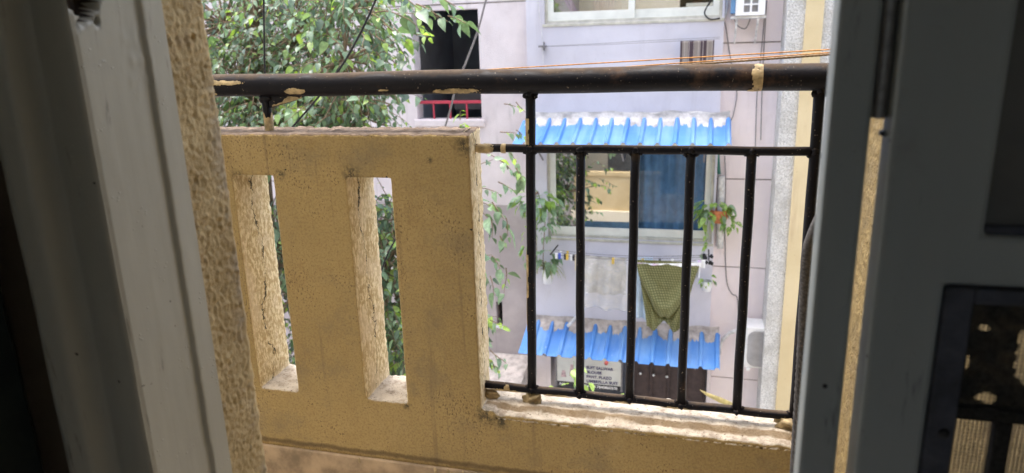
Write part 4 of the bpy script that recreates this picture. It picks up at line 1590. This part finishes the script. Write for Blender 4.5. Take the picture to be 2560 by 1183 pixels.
# ------------------------------------------------------------------ the tree
tr = thing('tree', 'leafy tree with heart shaped leaves filling the lane at the left', 'tree', (-4.3, 6.0, GZ))
tk = MB()
tk.tube([(-4.3, 6.0, GZ), (-4.25, 6.0, -5), (-4.35, 6.05, -3), (-4.2, 6.0, -1), (-4.0, 6.0, 0.8), (-3.8, 5.9, 2.4)], [0.2, 0.17, 0.15, 0.12, 0.08, 0.03], 12)
tk.build('trunk', M['bark'], tr, smooth=True)

leaves = []      # (pos, quat, size, material index)
twigs = MB()


def spray(p, d, length, nl, size, lime=0.1, dark=0.3, twig_r=0.0045):
    """a twig with alternate leaves hanging from it"""
    p = Vector(p)
    d = Vector(d).normalized()
    pts = [p.copy()]
    dirs = []
    for i in range(nl):
        d = (d + Vector((rng.uniform(-.25, .25), rng.uniform(-.25, .25), rng.uniform(-.28, .10)))).normalized()
        p = p + d * (length / nl)
        pts.append(p.copy())
        side = d.cross(Vector((0, 0, 1)))
        side = side.normalized() if side.length > 0.05 else Vector((1, 0, 0))
        ld = (side * (1 if i % 2 else -1) * rng.uniform(.3, 1.0) + d * rng.uniform(.1, .7) + Vector((0, rng.uniform(-.4, .1), rng.uniform(-1.0, .15)))).normalized()
        s_ = size * rng.choice((0.45, 0.6, 0.7, 0.85, 1.0, 1.25)) * rng.uniform(0.85, 1.15)
        r_ = rng.random()
        mi_ = 3 if r_ < lime else (0 if r_ < lime + dark else (1 if r_ < 0.75 else 2))
        leaves.append((p + ld * 0.012, leaf_rot(ld, rng.uniform(-0.9, 0.9)), s_, mi_))
    twigs.tube(pts, [twig_r * (1 - 0.7 * i / len(pts)) for i in range(len(pts))], 4, cap=False)


def mass(cx, cy, Y, rx, ry, rz, n, size=0.095, lime=0.1, dark=0.3, shell=0.25):
    c = W(cx, cy, Y)
    for k in range(n):
        while True:
            d = Vector((rng.uniform(-1, 1), rng.uniform(-1, 1), rng.uniform(-1, 1)))
            if shell < d.length < 1:
                break
        p = c + Vector((d.x * rx, d.y * ry, d.z * rz))
        dirv = Vector((d.x * .8 + rng.uniform(-.6, .6), d.y * .5 - 0.25 + rng.uniform(-.5, .5), rng.uniform(-.55, .45)))
        spray(p, dirv, rng.uniform(.22, .42), rng.randint(5, 9), size, lime, dark)
    # a limb reaching into the mass
    t0 = Vector((-4.25, 6.0, max(-5, min(1.5, c.z - 0.7))))
    mid = t0.lerp(c, 0.5) + Vector((0, 0.1, 0.15))
    twigs.tube([t0, mid, c, c + (c - mid) * 0.5], [0.05, 0.035, 0.018, 0.006], 6, cap=False)
    for k in range(n // 6):
        d = Vector((rng.uniform(-1, 1) * rx, rng.uniform(-1, 1) * ry, rng.uniform(-1, 1) * rz))
        e = c + d
        m_ = c.lerp(e, 0.5) + Vector((rng.uniform(-.1, .1), 0, rng.uniform(-.1, .1)))
        twigs.tube([c, m_, e], [0.010, 0.007, 0.003], 4, cap=False)


mass(560, 60, 6.3, 0.95, 0.6, 0.75, 380, 0.072, 0.07, 0.32, 0.1)
mass(590, 230, 5.7, 0.75, 0.5, 0.50, 270, 0.074, 0.07, 0.25, 0.1)
mass(760, 60, 5.9, 0.70, 0.5, 0.60, 290, 0.076, 0.10, 0.25, 0.1)
mass(860, 150, 5.3, 0.40, 0.4, 0.55, 110, 0.082, 0.12, 0.25)
mass(740, 260, 5.8, 0.70, 0.5, 0.40, 230, 0.076, 0.10, 0.25, 0.1)
mass(900, 290, 5.6, 0.32, 0.4, 0.35, 70, 0.08, 0.12, 0.25)
mass(900, 10, 5.6, 0.38, 0.4, 0.35, 50, 0.095, 0.10, 0.25)
mass(700, 620, 5.8, 0.85, 0.7, 0.85, 420, 0.085, 0.12, 0.42, 0.05)
mass(960, 680, 5.6, 0.45, 0.6, 0.78, 360, 0.085, 0.16, 0.40, 0.05)
mass(900, 920, 5.8, 0.75, 0.6, 0.55, 320, 0.085, 0.18, 0.42, 0.05)
mass(1040, 560, 5.6, 0.30, 0.5, 0.35, 50, 0.092, 0.2, 0.3)
mass(1080, 850, 5.6, 0.40, 0.5, 0.60, 60, 0.092, 0.2, 0.3)


def pxspray(pts, Y, size, nl, lime=0.1, dark=0.25):
    """a branch that follows a line, leaves hanging along it"""
    ps = [W(x, y, Y + dy) for x, y, dy in pts]
    for a, b in zip(ps[:-1], ps[1:]):
        d = b - a
        spray(a, d, d.length, nl, size, lime, dark, 0.0055)


for pts, Y, size, nl, lime in (
        ([(940, 30, 0), (1040, 10, -.05), (1120, 40, -.1), (1170, 55, -.1)], 4.6, 0.115, 5, 0.03),
        ([(980, -20, 0), (1080, -15, -.05), (1150, 5, -.05)], 4.6, 0.115, 5, 0.05),
        ([(960, 60, 0), (1030, 85, 0), (1075, 90, 0)], 5.0, 0.095, 5, 0.5),
        ([(940, 90, 0), (1000, 120, 0), (1030, 155, 0)], 5.0, 0.10, 5, 0.2),
        ([(920, 30, 0), (985, 70, 0), (1010, 100, 0)], 5.0, 0.11, 5, 0.1),
        ([(930, 250, 0), (985, 235, 0), (1010, 260, 0)], 5.2, 0.10, 4, 0.1),
        ([(940, 130, 0), (980, 150, 0), (1000, 170, 0)], 5.2, 0.10, 4, 0.1),
        ([(1180, 420, 0), (1240, 395, 0), (1290, 420, 0), (1305, 450, 0)], 5.2, 0.095, 5, 0.1),
        ([(1190, 470, 0), (1245, 455, 0), (1285, 470, 0)], 5.2, 0.095, 5, 0.1),
        ([(1190, 380, 0), (1260, 370, 0), (1300, 400, 0)], 5.4, 0.08, 4, 0.5),
        ([(1180, 500, 0), (1230, 505, 0), (1265, 545, 0), (1285, 590, 0)], 5.0, 0.12, 4, 0.02),
        ([(1180, 510, 0), (1225, 540, 0), (1250, 590, 0), (1260, 610, 0)], 5.0, 0.12, 4, 0.02),
        ([(1170, 640, 0), (1230, 640, 0), (1265, 670, 0), (1280, 735, 0)], 5.2, 0.10, 5, 0.1),
        ([(1180, 660, 0), (1225, 690, 0), (1255, 730, 0)], 5.2, 0.10, 5, 0.1),
        ([(1180, 780, 0), (1225, 800, 0), (1250, 810, 0)], 5.2, 0.10, 4, 0.6),
        ([(1180, 860, 0), (1225, 875, 0), (1270, 905, 0)], 5.2, 0.085, 4, 0.2),
        ([(1180, 890, 0), (1230, 905, 0), (1250, 930, 0)], 5.2, 0.085, 4, 0.2),
        ([(1260, 260, 0), (1290, 255, 0), (1310, 290, 0)], 6.0, 0.085, 3, 0.3),
        ([(1250, 330, 0), (1290, 325, 0), (1310, 335, 0)], 6.0, 0.085, 3, 0.1),
        ([(1135, 330, 0), (1150, 300, 0), (1158, 275, 0)], 6.0, 0.09, 3, 0.6)):
    pxspray(pts, Y, size, nl, lime)

# largest in the picture as single leaves, the rest as one mass
def weight(L_):
    p, qn, s_, mi_ = L_
    d = p.dot(_f)
    x = 1280 + FPX * p.dot(CR) / d
    y = 591.5 - FPX * p.dot(CU) / d
    clear = (520 < x < 1190 and -20 < y < 185) or (540 < x < 1060 and 240 < y < 315) or (1225 < x < 1320 and 300 < y < 960) or (935 < x < 1000 and 450 < y < 930)
    return (s_ / d) * (3 if clear else 1) * (2 if x > 930 else 1)


leaves.sort(key=weight, reverse=True)
for p, qn, s_, mi_ in leaves[:300]:
    put('leaf', LM[mi_], tr, p, qn, s_)
big = MB()
for p, qn, s_, mi_ in leaves[300:]:
    m_ = np.array(qn.to_matrix())
    v_ = (LVS * s_) @ m_.T + np.array(p)
    b = len(big.v)
    big.v += [tuple(r_) for r_ in v_]
    big.f += [tuple(i + b for i in f) for f in LFS]
    big.m += [mi_] * len(LFS)
big.build('crown', LEAFS, tr, smooth=True, kind='stuff')
twigs.build('branches', M['bark'], tr, smooth=True, kind='stuff')

# ------------------------------------------------------------------ potted plants on the facade


def leafy(parent, c, n, rad, size, mesh_list, fwd=0.5, down=0.3):
    for k in range(n):
        d = Vector((rng.gauss(0, 1), -abs(rng.gauss(0, .7)) * fwd - 0.1, rng.gauss(0, .7)))
        d = d.normalized() if d.length > 0 else Vector((0, -1, 0))
        p = Vector(c) + Vector((d.x * rad[0], d.y * rad[1], d.z * rad[2])) * rng.uniform(.35, 1)
        ld = (d * 0.8 + Vector((0, -0.15, -down - rng.random() * .7))).normalized()
        put('leaf', rng.choice(mesh_list), parent, p, leaf_rot(ld, rng.uniform(-.5, .5)), size * rng.uniform(.7, 1.25))


LV = [leaf_mesh('leaf', M['leafV']), leaf_mesh('leaf', M['leafC']), leaf_mesh('leaf', M['leafD'])]
c = W(1798, 538, 8.80)
tp = thing('pothos_pot', 'terracotta wall pot with variegated trailing pothos right of the lower window', 'potted plant', (c.x, 8.9, c.z - 0.1))
q = MB()
prof_ = [(0.02, -0.11), (0.075, -0.105), (0.105, -0.05), (0.115, 0.03), (0.12, 0.06), (0.105, 0.06), (0.095, 0.02)]
nn = 20
q.add([(c.x + r_ * math.cos(2 * math.pi * k / nn), 8.86 + r_ * math.sin(2 * math.pi * k / nn), c.z + z_) for r_, z_ in prof_ for k in range(nn)],
      [(i * nn + k, i * nn + (k + 1) % nn, (i + 1) * nn + (k + 1) % nn, (i + 1) * nn + k) for i in range(len(prof_) - 1) for k in range(nn)])
q.build('pot', M['terra'], tp, smooth=True)
leafy(tp, (c.x - 0.06, 8.80, c.z + 0.09), 44, (0.24, 0.14, 0.13), 0.11, LV)
leafy(tp, (c.x - 0.15, 8.76, c.z - 0.02), 14, (0.10, 0.08, 0.12), 0.11, LV)
leafy(tp, (c.x + 0.14, 8.80, c.z - 0.10), 16, (0.10, 0.1, 0.11), 0.10, LV)
st = MB()
vp_ = [W(x, y, 8.76) for x, y in ((1772, 530), (1768, 560), (1764, 585), (1766, 610), (1760, 630), (1748, 640))]
st.tube(vp_, 0.006, 5)
st.build('trailing_stem', M['leafC'], tp)
for a, b in zip(vp_[:-1], vp_[1:]):
    for k in range(2):
        put('leaf', rng.choice(LV), tp, a.lerp(b, rng.random()), leaf_rot(Vector((rng.uniform(-.8, .8), -.4, -.7)), rng.uniform(-.6, .6)), 0.075)

c = W(1335, 515, 8.65)
cp = thing('creeper_plant', 'green creeper trailing down at the left side of the lower window', 'plant', (c.x, 8.85, c.z - 0.8))
st = MB()
for off in (-0.12, 0.0, 0.13):
    st.tube([(c.x + off * 0.3, 8.75, c.z + 0.15), (c.x + off, 8.72, c.z - 0.2), (c.x + off * 0.7, 8.74, c.z - 0.6), (c.x + off * 0.6, 8.76, c.z - 0.95)], 0.006, 5)
st.tube([(c.x, 8.86, c.z + 0.13), (c.x, 8.74, c.z + 0.14)], 0.02, 6)
st.build('stem', M['bark'], cp)
leafy(cp, (c.x, 8.72, c.z + 0.02), 80, (0.32, 0.15, 0.18), 0.12, [LV[1], LV[2], LM[2]])
leafy(cp, (c.x + 0.14, 8.74, c.z - 0.28), 34, (0.13, 0.1, 0.25), 0.085, [LM[2], LV[1]])
leafy(cp, (c.x - 0.12, 8.74, c.z - 0.45), 34, (0.11, 0.1, 0.45), 0.10, [LV[2], LV[1]])
leafy(cp, (c.x + 0.12, 8.70, c.z - 0.70), 16, (0.20, 0.1, 0.16), 0.16, [LM[2], LM[1]])

c = W(1368, 690, 8.74)
sp_ = thing('spider_plant', 'spider plant in a small white pot on the wall under the window', 'potted plant', (c.x, 8.86, c.z - 0.1))
q = MB()
prof_ = [(0.02, -0.11), (0.055, -0.11), (0.07, 0.0), (0.085, 0.09), (0.075, 0.09)]
q.add([(c.x + r_ * math.cos(2 * math.pi * k / nn), 8.76 + r_ * math.sin(2 * math.pi * k / nn), c.z + z_) for r_, z_ in prof_ for k in range(nn)],
      [(i * nn + k, i * nn + (k + 1) % nn, (i + 1) * nn + (k + 1) % nn, (i + 1) * nn + k) for i in range(len(prof_) - 1) for k in range(nn)])
q.build('pot', M['white'], sp_, smooth=True)
for k in range(34):
    a = rng.uniform(0, 2 * math.pi)
    L_ = rng.uniform(.16, .30)
    h_ = rng.uniform(.08, .2)
    w = 0.011
    d = Vector((math.cos(a), math.sin(a) * 0.6 - 0.2, 0))
    sd = Vector((-d.y, d.x, 0)).normalized()
    q = MB()
    vs_ = []
    for i in range(7):
        t = i / 6
        p = Vector((c.x, 8.76, c.z + 0.08)) + d * L_ * t + Vector((0, 0, h_ * math.sin(t * 2.6) - 0.17 * t * t))
        ww = w * (1 - t) ** 0.5
        vs_ += [p - sd * ww, p + sd * ww]
    q.add(vs_, [(2 * i, 2 * i + 1, 2 * i + 3, 2 * i + 2) for i in range(6)])
    q.build('blade', M['leafS'], sp_)
put_c = W(1767, 712, 8.72)
sp2 = thing('hanging_pot', 'small white hanging pot with a weak plant below the end of the clothes line', 'potted plant', (put_c.x, 8.86, put_c.z - 0.1))
q = MB()
q.add([(put_c.x + r_ * math.cos(2 * math.pi * k / nn), 8.78 + r_ * math.sin(2 * math.pi * k / nn), put_c.z + z_) for r_, z_ in [(0.02, -0.11), (0.05, -0.10), (0.075, 0.03), (0.065, 0.03)] for k in range(nn)],
      [(i * nn + k, i * nn + (k + 1) % nn, (i + 1) * nn + (k + 1) % nn, (i + 1) * nn + k) for i in range(3) for k in range(nn)])
q.build('pot', M['white'], sp2, smooth=True)
leafy(sp2, (put_c.x, 8.76, put_c.z + 0.06), 12, (0.10, 0.08, 0.09), 0.075, LV)

# sapling in the lane and a dry blade
base = W(1440, 960, 6.4)
sa = thing('sapling', 'thin sapling with lime green leaves in front of the sign board', 'plant', (base.x, 6.4, GZ))
st = MB()
st.tube([(base.x, 6.4, GZ), (base.x + 0.03, 6.4, -5), (base.x - 0.02, 6.4, base.z + 0.25)], [0.018, 0.012, 0.004], 6)
st.build('stem', M['leafC'], sa, smooth=True)
LD = [LM[3], LV[2]]
for x, y, s_ in ((1432, 925, 0.15), (1425, 935, 0.13), (1445, 918, 0.13), (1440, 948, 0.16), (1455, 940, 0.14), (1430, 975, 0.13), (1448, 972, 0.13), (1466, 978, 0.12), (1420, 960, 0.10), (1475, 958, 0.12), (1458, 965, .12), (1372, 968, .10), (1556, 985, .08)):
    put('leaf', rng.choice(LD), sa, W(x, y, 6.4 + rng.uniform(-.1, .1)), leaf_rot(Vector((rng.uniform(-1, 1), -.5, rng.uniform(-.8, .3))), rng.uniform(-.6, .6)), s_)
q = MB()
b0 = W(1850, 1022, 7.2)
pts = [W(1850, 1022, 7.2), W(1800, 1000, 7.2), W(1765, 985, 7.2), W(1750, 975, 7.2)]
for k, p in enumerate(pts):
    w = (0.03, 0.035, 0.02, 0.002)[k]
    q.v += [tuple(p + Vector((0, 0, -w))), tuple(p + Vector((0, -0.01, 0.004))), tuple(p + Vector((0, 0, w)))]
q.f = [f for i in range(3) for f in ((3 * i, 3 * i + 3, 3 * i + 4, 3 * i + 1), (3 * i + 1, 3 * i + 4, 3 * i + 5, 3 * i + 2))]
q.m = [0] * len(q.f)
q.tube([(b0.x, 7.2, b0.z), (b0.x + 0.1, 7.2, b0.z - 0.6), (b0.x + 0.15, 7.25, GZ)], [0.015, 0.025, 0.03], 6)
o = q.build('dry_stalk', M['drygrass'], None, smooth=True)
tag(o, 'dry yellow stalk leaning in front of the shop door', 'plant')

# ------------------------------------------------------------------ clothes line with laundry
YL = 8.55
la, lb = W(1382, 628, YL), W(1772, 641, YL)
ln = thing('clothes_line', 'clothes line on two wall arms under the lower window', 'clothes line', (la.x, YL, la.z))
q = MB()
q.tube([(la.x, WB, la.z - 0.02), (la.x, YL - 0.15, la.z)], 0.010, 6)
q.build('arm', M['cable_black'], ln)
q = MB()
q.tube([(lb.x, WB, lb.z - 0.02), (lb.x, YL - 0.15, lb.z)], 0.010, 6)
q.build('arm', M['cable_black'], ln)
for dy, dz in ((-0.13, 0.0), (-0.02, 0.0), (0.10, -0.01)):
    q = MB()
    q.tube([Vector((la.x, YL + dy, la.z + dz)).lerp(Vector((lb.x, YL + dy, lb.z + dz)), i / 20) - Vector((0, 0, 0.05 * 4 * (i / 20) * (1 - i / 20))) for i in range(21)], 0.004, 5)
    q.build('line', M['cable_grey'], ln)


def on_line(x, dy=-0.13):
    """height of the front line at world x"""
    t = (x - la.x) / (lb.x - la.x)
    return la.z + (lb.z - la.z) * t - 0.2 * t * (1 - t)


pegm = {'blue': simple('blue_peg_plastic', (0.06, 0.10, 0.50), 0.5), 'yellow': simple('yellow_peg_plastic', (0.65, 0.45, 0.08), 0.5),
        'white': M['white'], 'black': M['signblack']}
for px_, cn in ((1391, 'white'), (1399, 'blue'), (1413, 'black'), (1418, 'yellow'), (1429, 'white'), (1434, 'black'), (1607, 'yellow'), (1650, 'black'), (1682, 'white'), (1533, 'yellow')):
    x = W(px_, 632, YL - 0.13).x
    z = on_line(x)
    q = MB()
    q.box(x - 0.014, x - 0.002, YL - 0.145, YL - 0.115, z - 0.05, z + 0.025)
    q.box(x + 0.002, x + 0.014, YL - 0.142, YL - 0.118, z - 0.05, z + 0.025)
    q.box(x - 0.012, x + 0.012, YL - 0.138, YL - 0.122, z - 0.008, z + 0.006)
    o = q.build('clothes_peg', pegm[cn], None)
    where = {1391: 'first %s peg at the left end of the clothes line', 1399: '%s peg near the left end of the clothes line', 1413: '%s peg left of the yellow peg on the line',
             1418: '%s peg in the cluster at the left end of the line', 1429: '%s peg right of the yellow peg at the left', 1434: 'rightmost %s peg of the left cluster',
             1607: '%s peg holding the white striped cloth', 1650: '%s peg above the green cloth', 1682: '%s peg above the green cloth', 1533: '%s peg holding the clear plastic sheet'}[px_]
    tag(o, where % cn, 'clothes peg', 'pegs on the clothes line')
for px_ in (1402, 1419):
    x = W(px_, 640, YL + 0.1).x
    q = MB()
    q.box(x - 0.014, x + 0.014, YL + 0.085, YL + 0.115, la.z - 0.12, la.z - 0.02)
    o = q.build('clothes_peg', pegm['white' if px_ < 1410 else 'yellow'], None, bevel=0.004)
    tag(o, ('white' if px_ < 1410 else 'yellow') + ' peg hanging on the rear line at the left', 'clothes peg', 'pegs on the clothes line')


def hang(name, px0, px1, py1, dy, mat, label, cat='cloth', amp=0.015, freq=30, taper=0.0, nu=40, nv=24, py0=None):
    a, b = W(px0, 640, YL + dy), W(px1, 640, YL + dy)
    bot = W((px0 + px1) / 2, py1, YL + dy).z

    def fn(u, v):
        x = a.x + (b.x - a.x) * u
        zt_ = on_line(x)
        if py0:
            zt_ = W((px0 + px1) / 2, py0, YL + dy).z
        cx_ = (a.x + b.x) / 2
        x = cx_ + (x - cx_) * (1 - taper * v)
        return (x, YL + dy + amp * math.sin(u * freq + v * 1.3) * (0.3 + v), zt_ + (bot - zt_) * v + 0.012 * math.sin(u * freq * .4) * v)
    return cloth(name, fn, nu, nv, mat, label, cat)


def mat_plastic():
    t = NT('clear_crumpled_plastic')
    nr = t.bump(t.noise(7.0, 5, 0.6, dist=1.2), 1.0, 0.08)
    gl = t.n.new('ShaderNodeBsdfGlossy')
    gl.inputs['Roughness'].default_value = 0.12
    t.l.new(nr, gl.inputs['Normal'])
    df_ = t.n.new('ShaderNodeBsdfDiffuse')
    df_.inputs['Color'].default_value = (0.62, 0.60, 0.55, 1)
    trn = t.n.new('ShaderNodeBsdfTransparent')
    trn.inputs['Color'].default_value = (0.97, 0.97, 0.97, 1)
    m1 = t.n.new('ShaderNodeMixShader')
    m1.inputs[0].default_value = 0.14
    t.l.new(trn.outputs[0], m1.inputs[1])
    t.l.new(df_.outputs[0], m1.inputs[2])
    m2_ = t.n.new('ShaderNodeMixShader')
    m2_.inputs[0].default_value = 0.22
    t.l.new(m1.outputs[0], m2_.inputs[1])
    t.l.new(gl.outputs[0], m2_.inputs[2])
    t.l.new(m2_.outputs[0], t.out.inputs['Surface'])
    return t.mat


def mat_cloth_green():
    t = NT('green_dotted_cloth')
    c = t.mix(t.ramp(t.noise(3.0, 3), 0.35, 0.7), (0.085, 0.088, 0.034), (0.125, 0.128, 0.05))
    px, py, pz = t.sep(t.pos)
    k_ = 2 * math.pi / 0.062
    v = t.math('MULTIPLY', t.math('SINE', t.math('MULTIPLY', t.math('ADD', px, t.math('MULTIPLY', pz, 0.35)), k_)), t.math('SINE', t.math('MULTIPLY', pz, k_)))
    c = t.mix(t.ramp(t.math('ABSOLUTE', v), 0.35, 0.6), c, (0.20, 0.20, 0.09))
    return t.fin(c, 0.75, t.bump(t.noise(14, 3), 0.3, 0.02), 0.3)


def mat_pastel():
    t = NT('pastel_white_cloth')
    px, py, pz = t.sep(t.pos)
    c = t.mix(t.ramp(t.noise(7.0, 2), 0.5, 0.6), (0.66, 0.70, 0.80), (0.66, 0.50, 0.72))
    c = t.mix(t.ramp(t.noise(5.0, 3, vec=t.map((1, 1, 1), loc=(4, 2, 8))), 0.52, 0.62), c, (0.78, 0.79, 0.82))
    return t.fin(c, 0.9)


M['pastel'] = mat_pastel()
hang('plastic_sheet', 1442, 1572, 772, -0.13, mat_plastic(), 'clear crumpled plastic sheet hanging at the middle of the line', 'plastic sheet', 0.03, 17)
hang('thin_cloth', 1460, 1566, 735, -0.02, simple('beige_thin_cloth', (0.52, 0.50, 0.46), 0.9, 0.25, 7), 'beige thin cloth hanging behind the clear plastic sheet', 'cloth', 0.02, 22)
hang('narrow_cloth', 1436, 1443, 678, -0.03, simple('cream_strip_cloth', (0.62, 0.56, 0.44), 0.9), 'narrow cream cloth left of the plastic sheet', 'cloth', 0.006, 6, nu=8)
hang('striped_cloth', 1590, 1754, 663, -0.235, M['pastel'], 'white pastel cloth folded over the line above the green cloth', 'cloth', 0.010, 40)
hang('sheer_cloth', 1588, 1632, 797, 0.02, simple('pale_blue_cloth', (0.52, 0.64, 0.76), 0.9, 0.15, 6), 'pale blue thin cloth hanging left behind the green cloth', 'cloth', 0.02, 14)
for k, (a_, b_, bt, lab) in enumerate(((1742, 1752, 697, 'left of two white socks at the right end of the line'), (1754, 1764, 672, 'right of two white socks at the right end of the line'))):
    hang('sock', a_, b_, bt, -0.14, M['white'] if k else M['pastel'], lab, 'sock', 0.012, 5, 0.2, nu=8, nv=12)
q = MB()
p = W(1770, 645, YL - 0.05)
for k in range(9):
    q.blob(p + Vector((rng.uniform(-.05, .05), rng.uniform(-.05, .05), rng.uniform(-.09, .04))), 0.022, 0.8, 5, seed=k)
o = q.build('rag_bundle', M['cable_black'], None, smooth=True)
tag(o, 'dark rag knotted at the right arm of the clothes line', 'rag')

# green patterned cloth, draped in a deep V with swags
ga, gb_ = W(1588, 655, YL - 0.14), W(1752, 655, YL - 0.14)
gbot = W(1665, 815, YL - 0.14).z
gtop = W(1665, 652, YL - 0.14).z


def green(u, v):
    s_ = 2 * u - 1
    wid = (gb_.x - ga.x) / 2 * (1 - 0.46 * v ** 0.8)
    cx_ = (ga.x + gb_.x) / 2 - 0.02 * v
    x = cx_ + s_ * wid
    z = gtop + (gbot - gtop) * v
    # one deep U-shaped swag in front, tighter folds gathered under it
    rad = v + 0.62 * (s_ * s_) - 0.10
    y = YL - 0.15 - 0.10 * math.exp(-((rad - 0.62) / 0.16) ** 2) * (0.3 + 0.7 * v) + 0.05 * math.exp(-((rad - 0.82) / 0.05) ** 2) * v
    y += 0.010 * math.sin(rad * 40) * max(0, v - 0.15) * (1.2 - abs(s_)) + 0.012 * math.sin(s_ * 17 + v * 2) * v
    z += 0.07 * v ** 7 * (math.cos(s_ * 5.0) if abs(s_) < 0.9 else -0.2)
    return (x, y, z)


cloth('green_cloth', green, 70, 80, mat_cloth_green(), 'olive green dotted cloth draped in a deep fold on the clothes line', 'cloth')
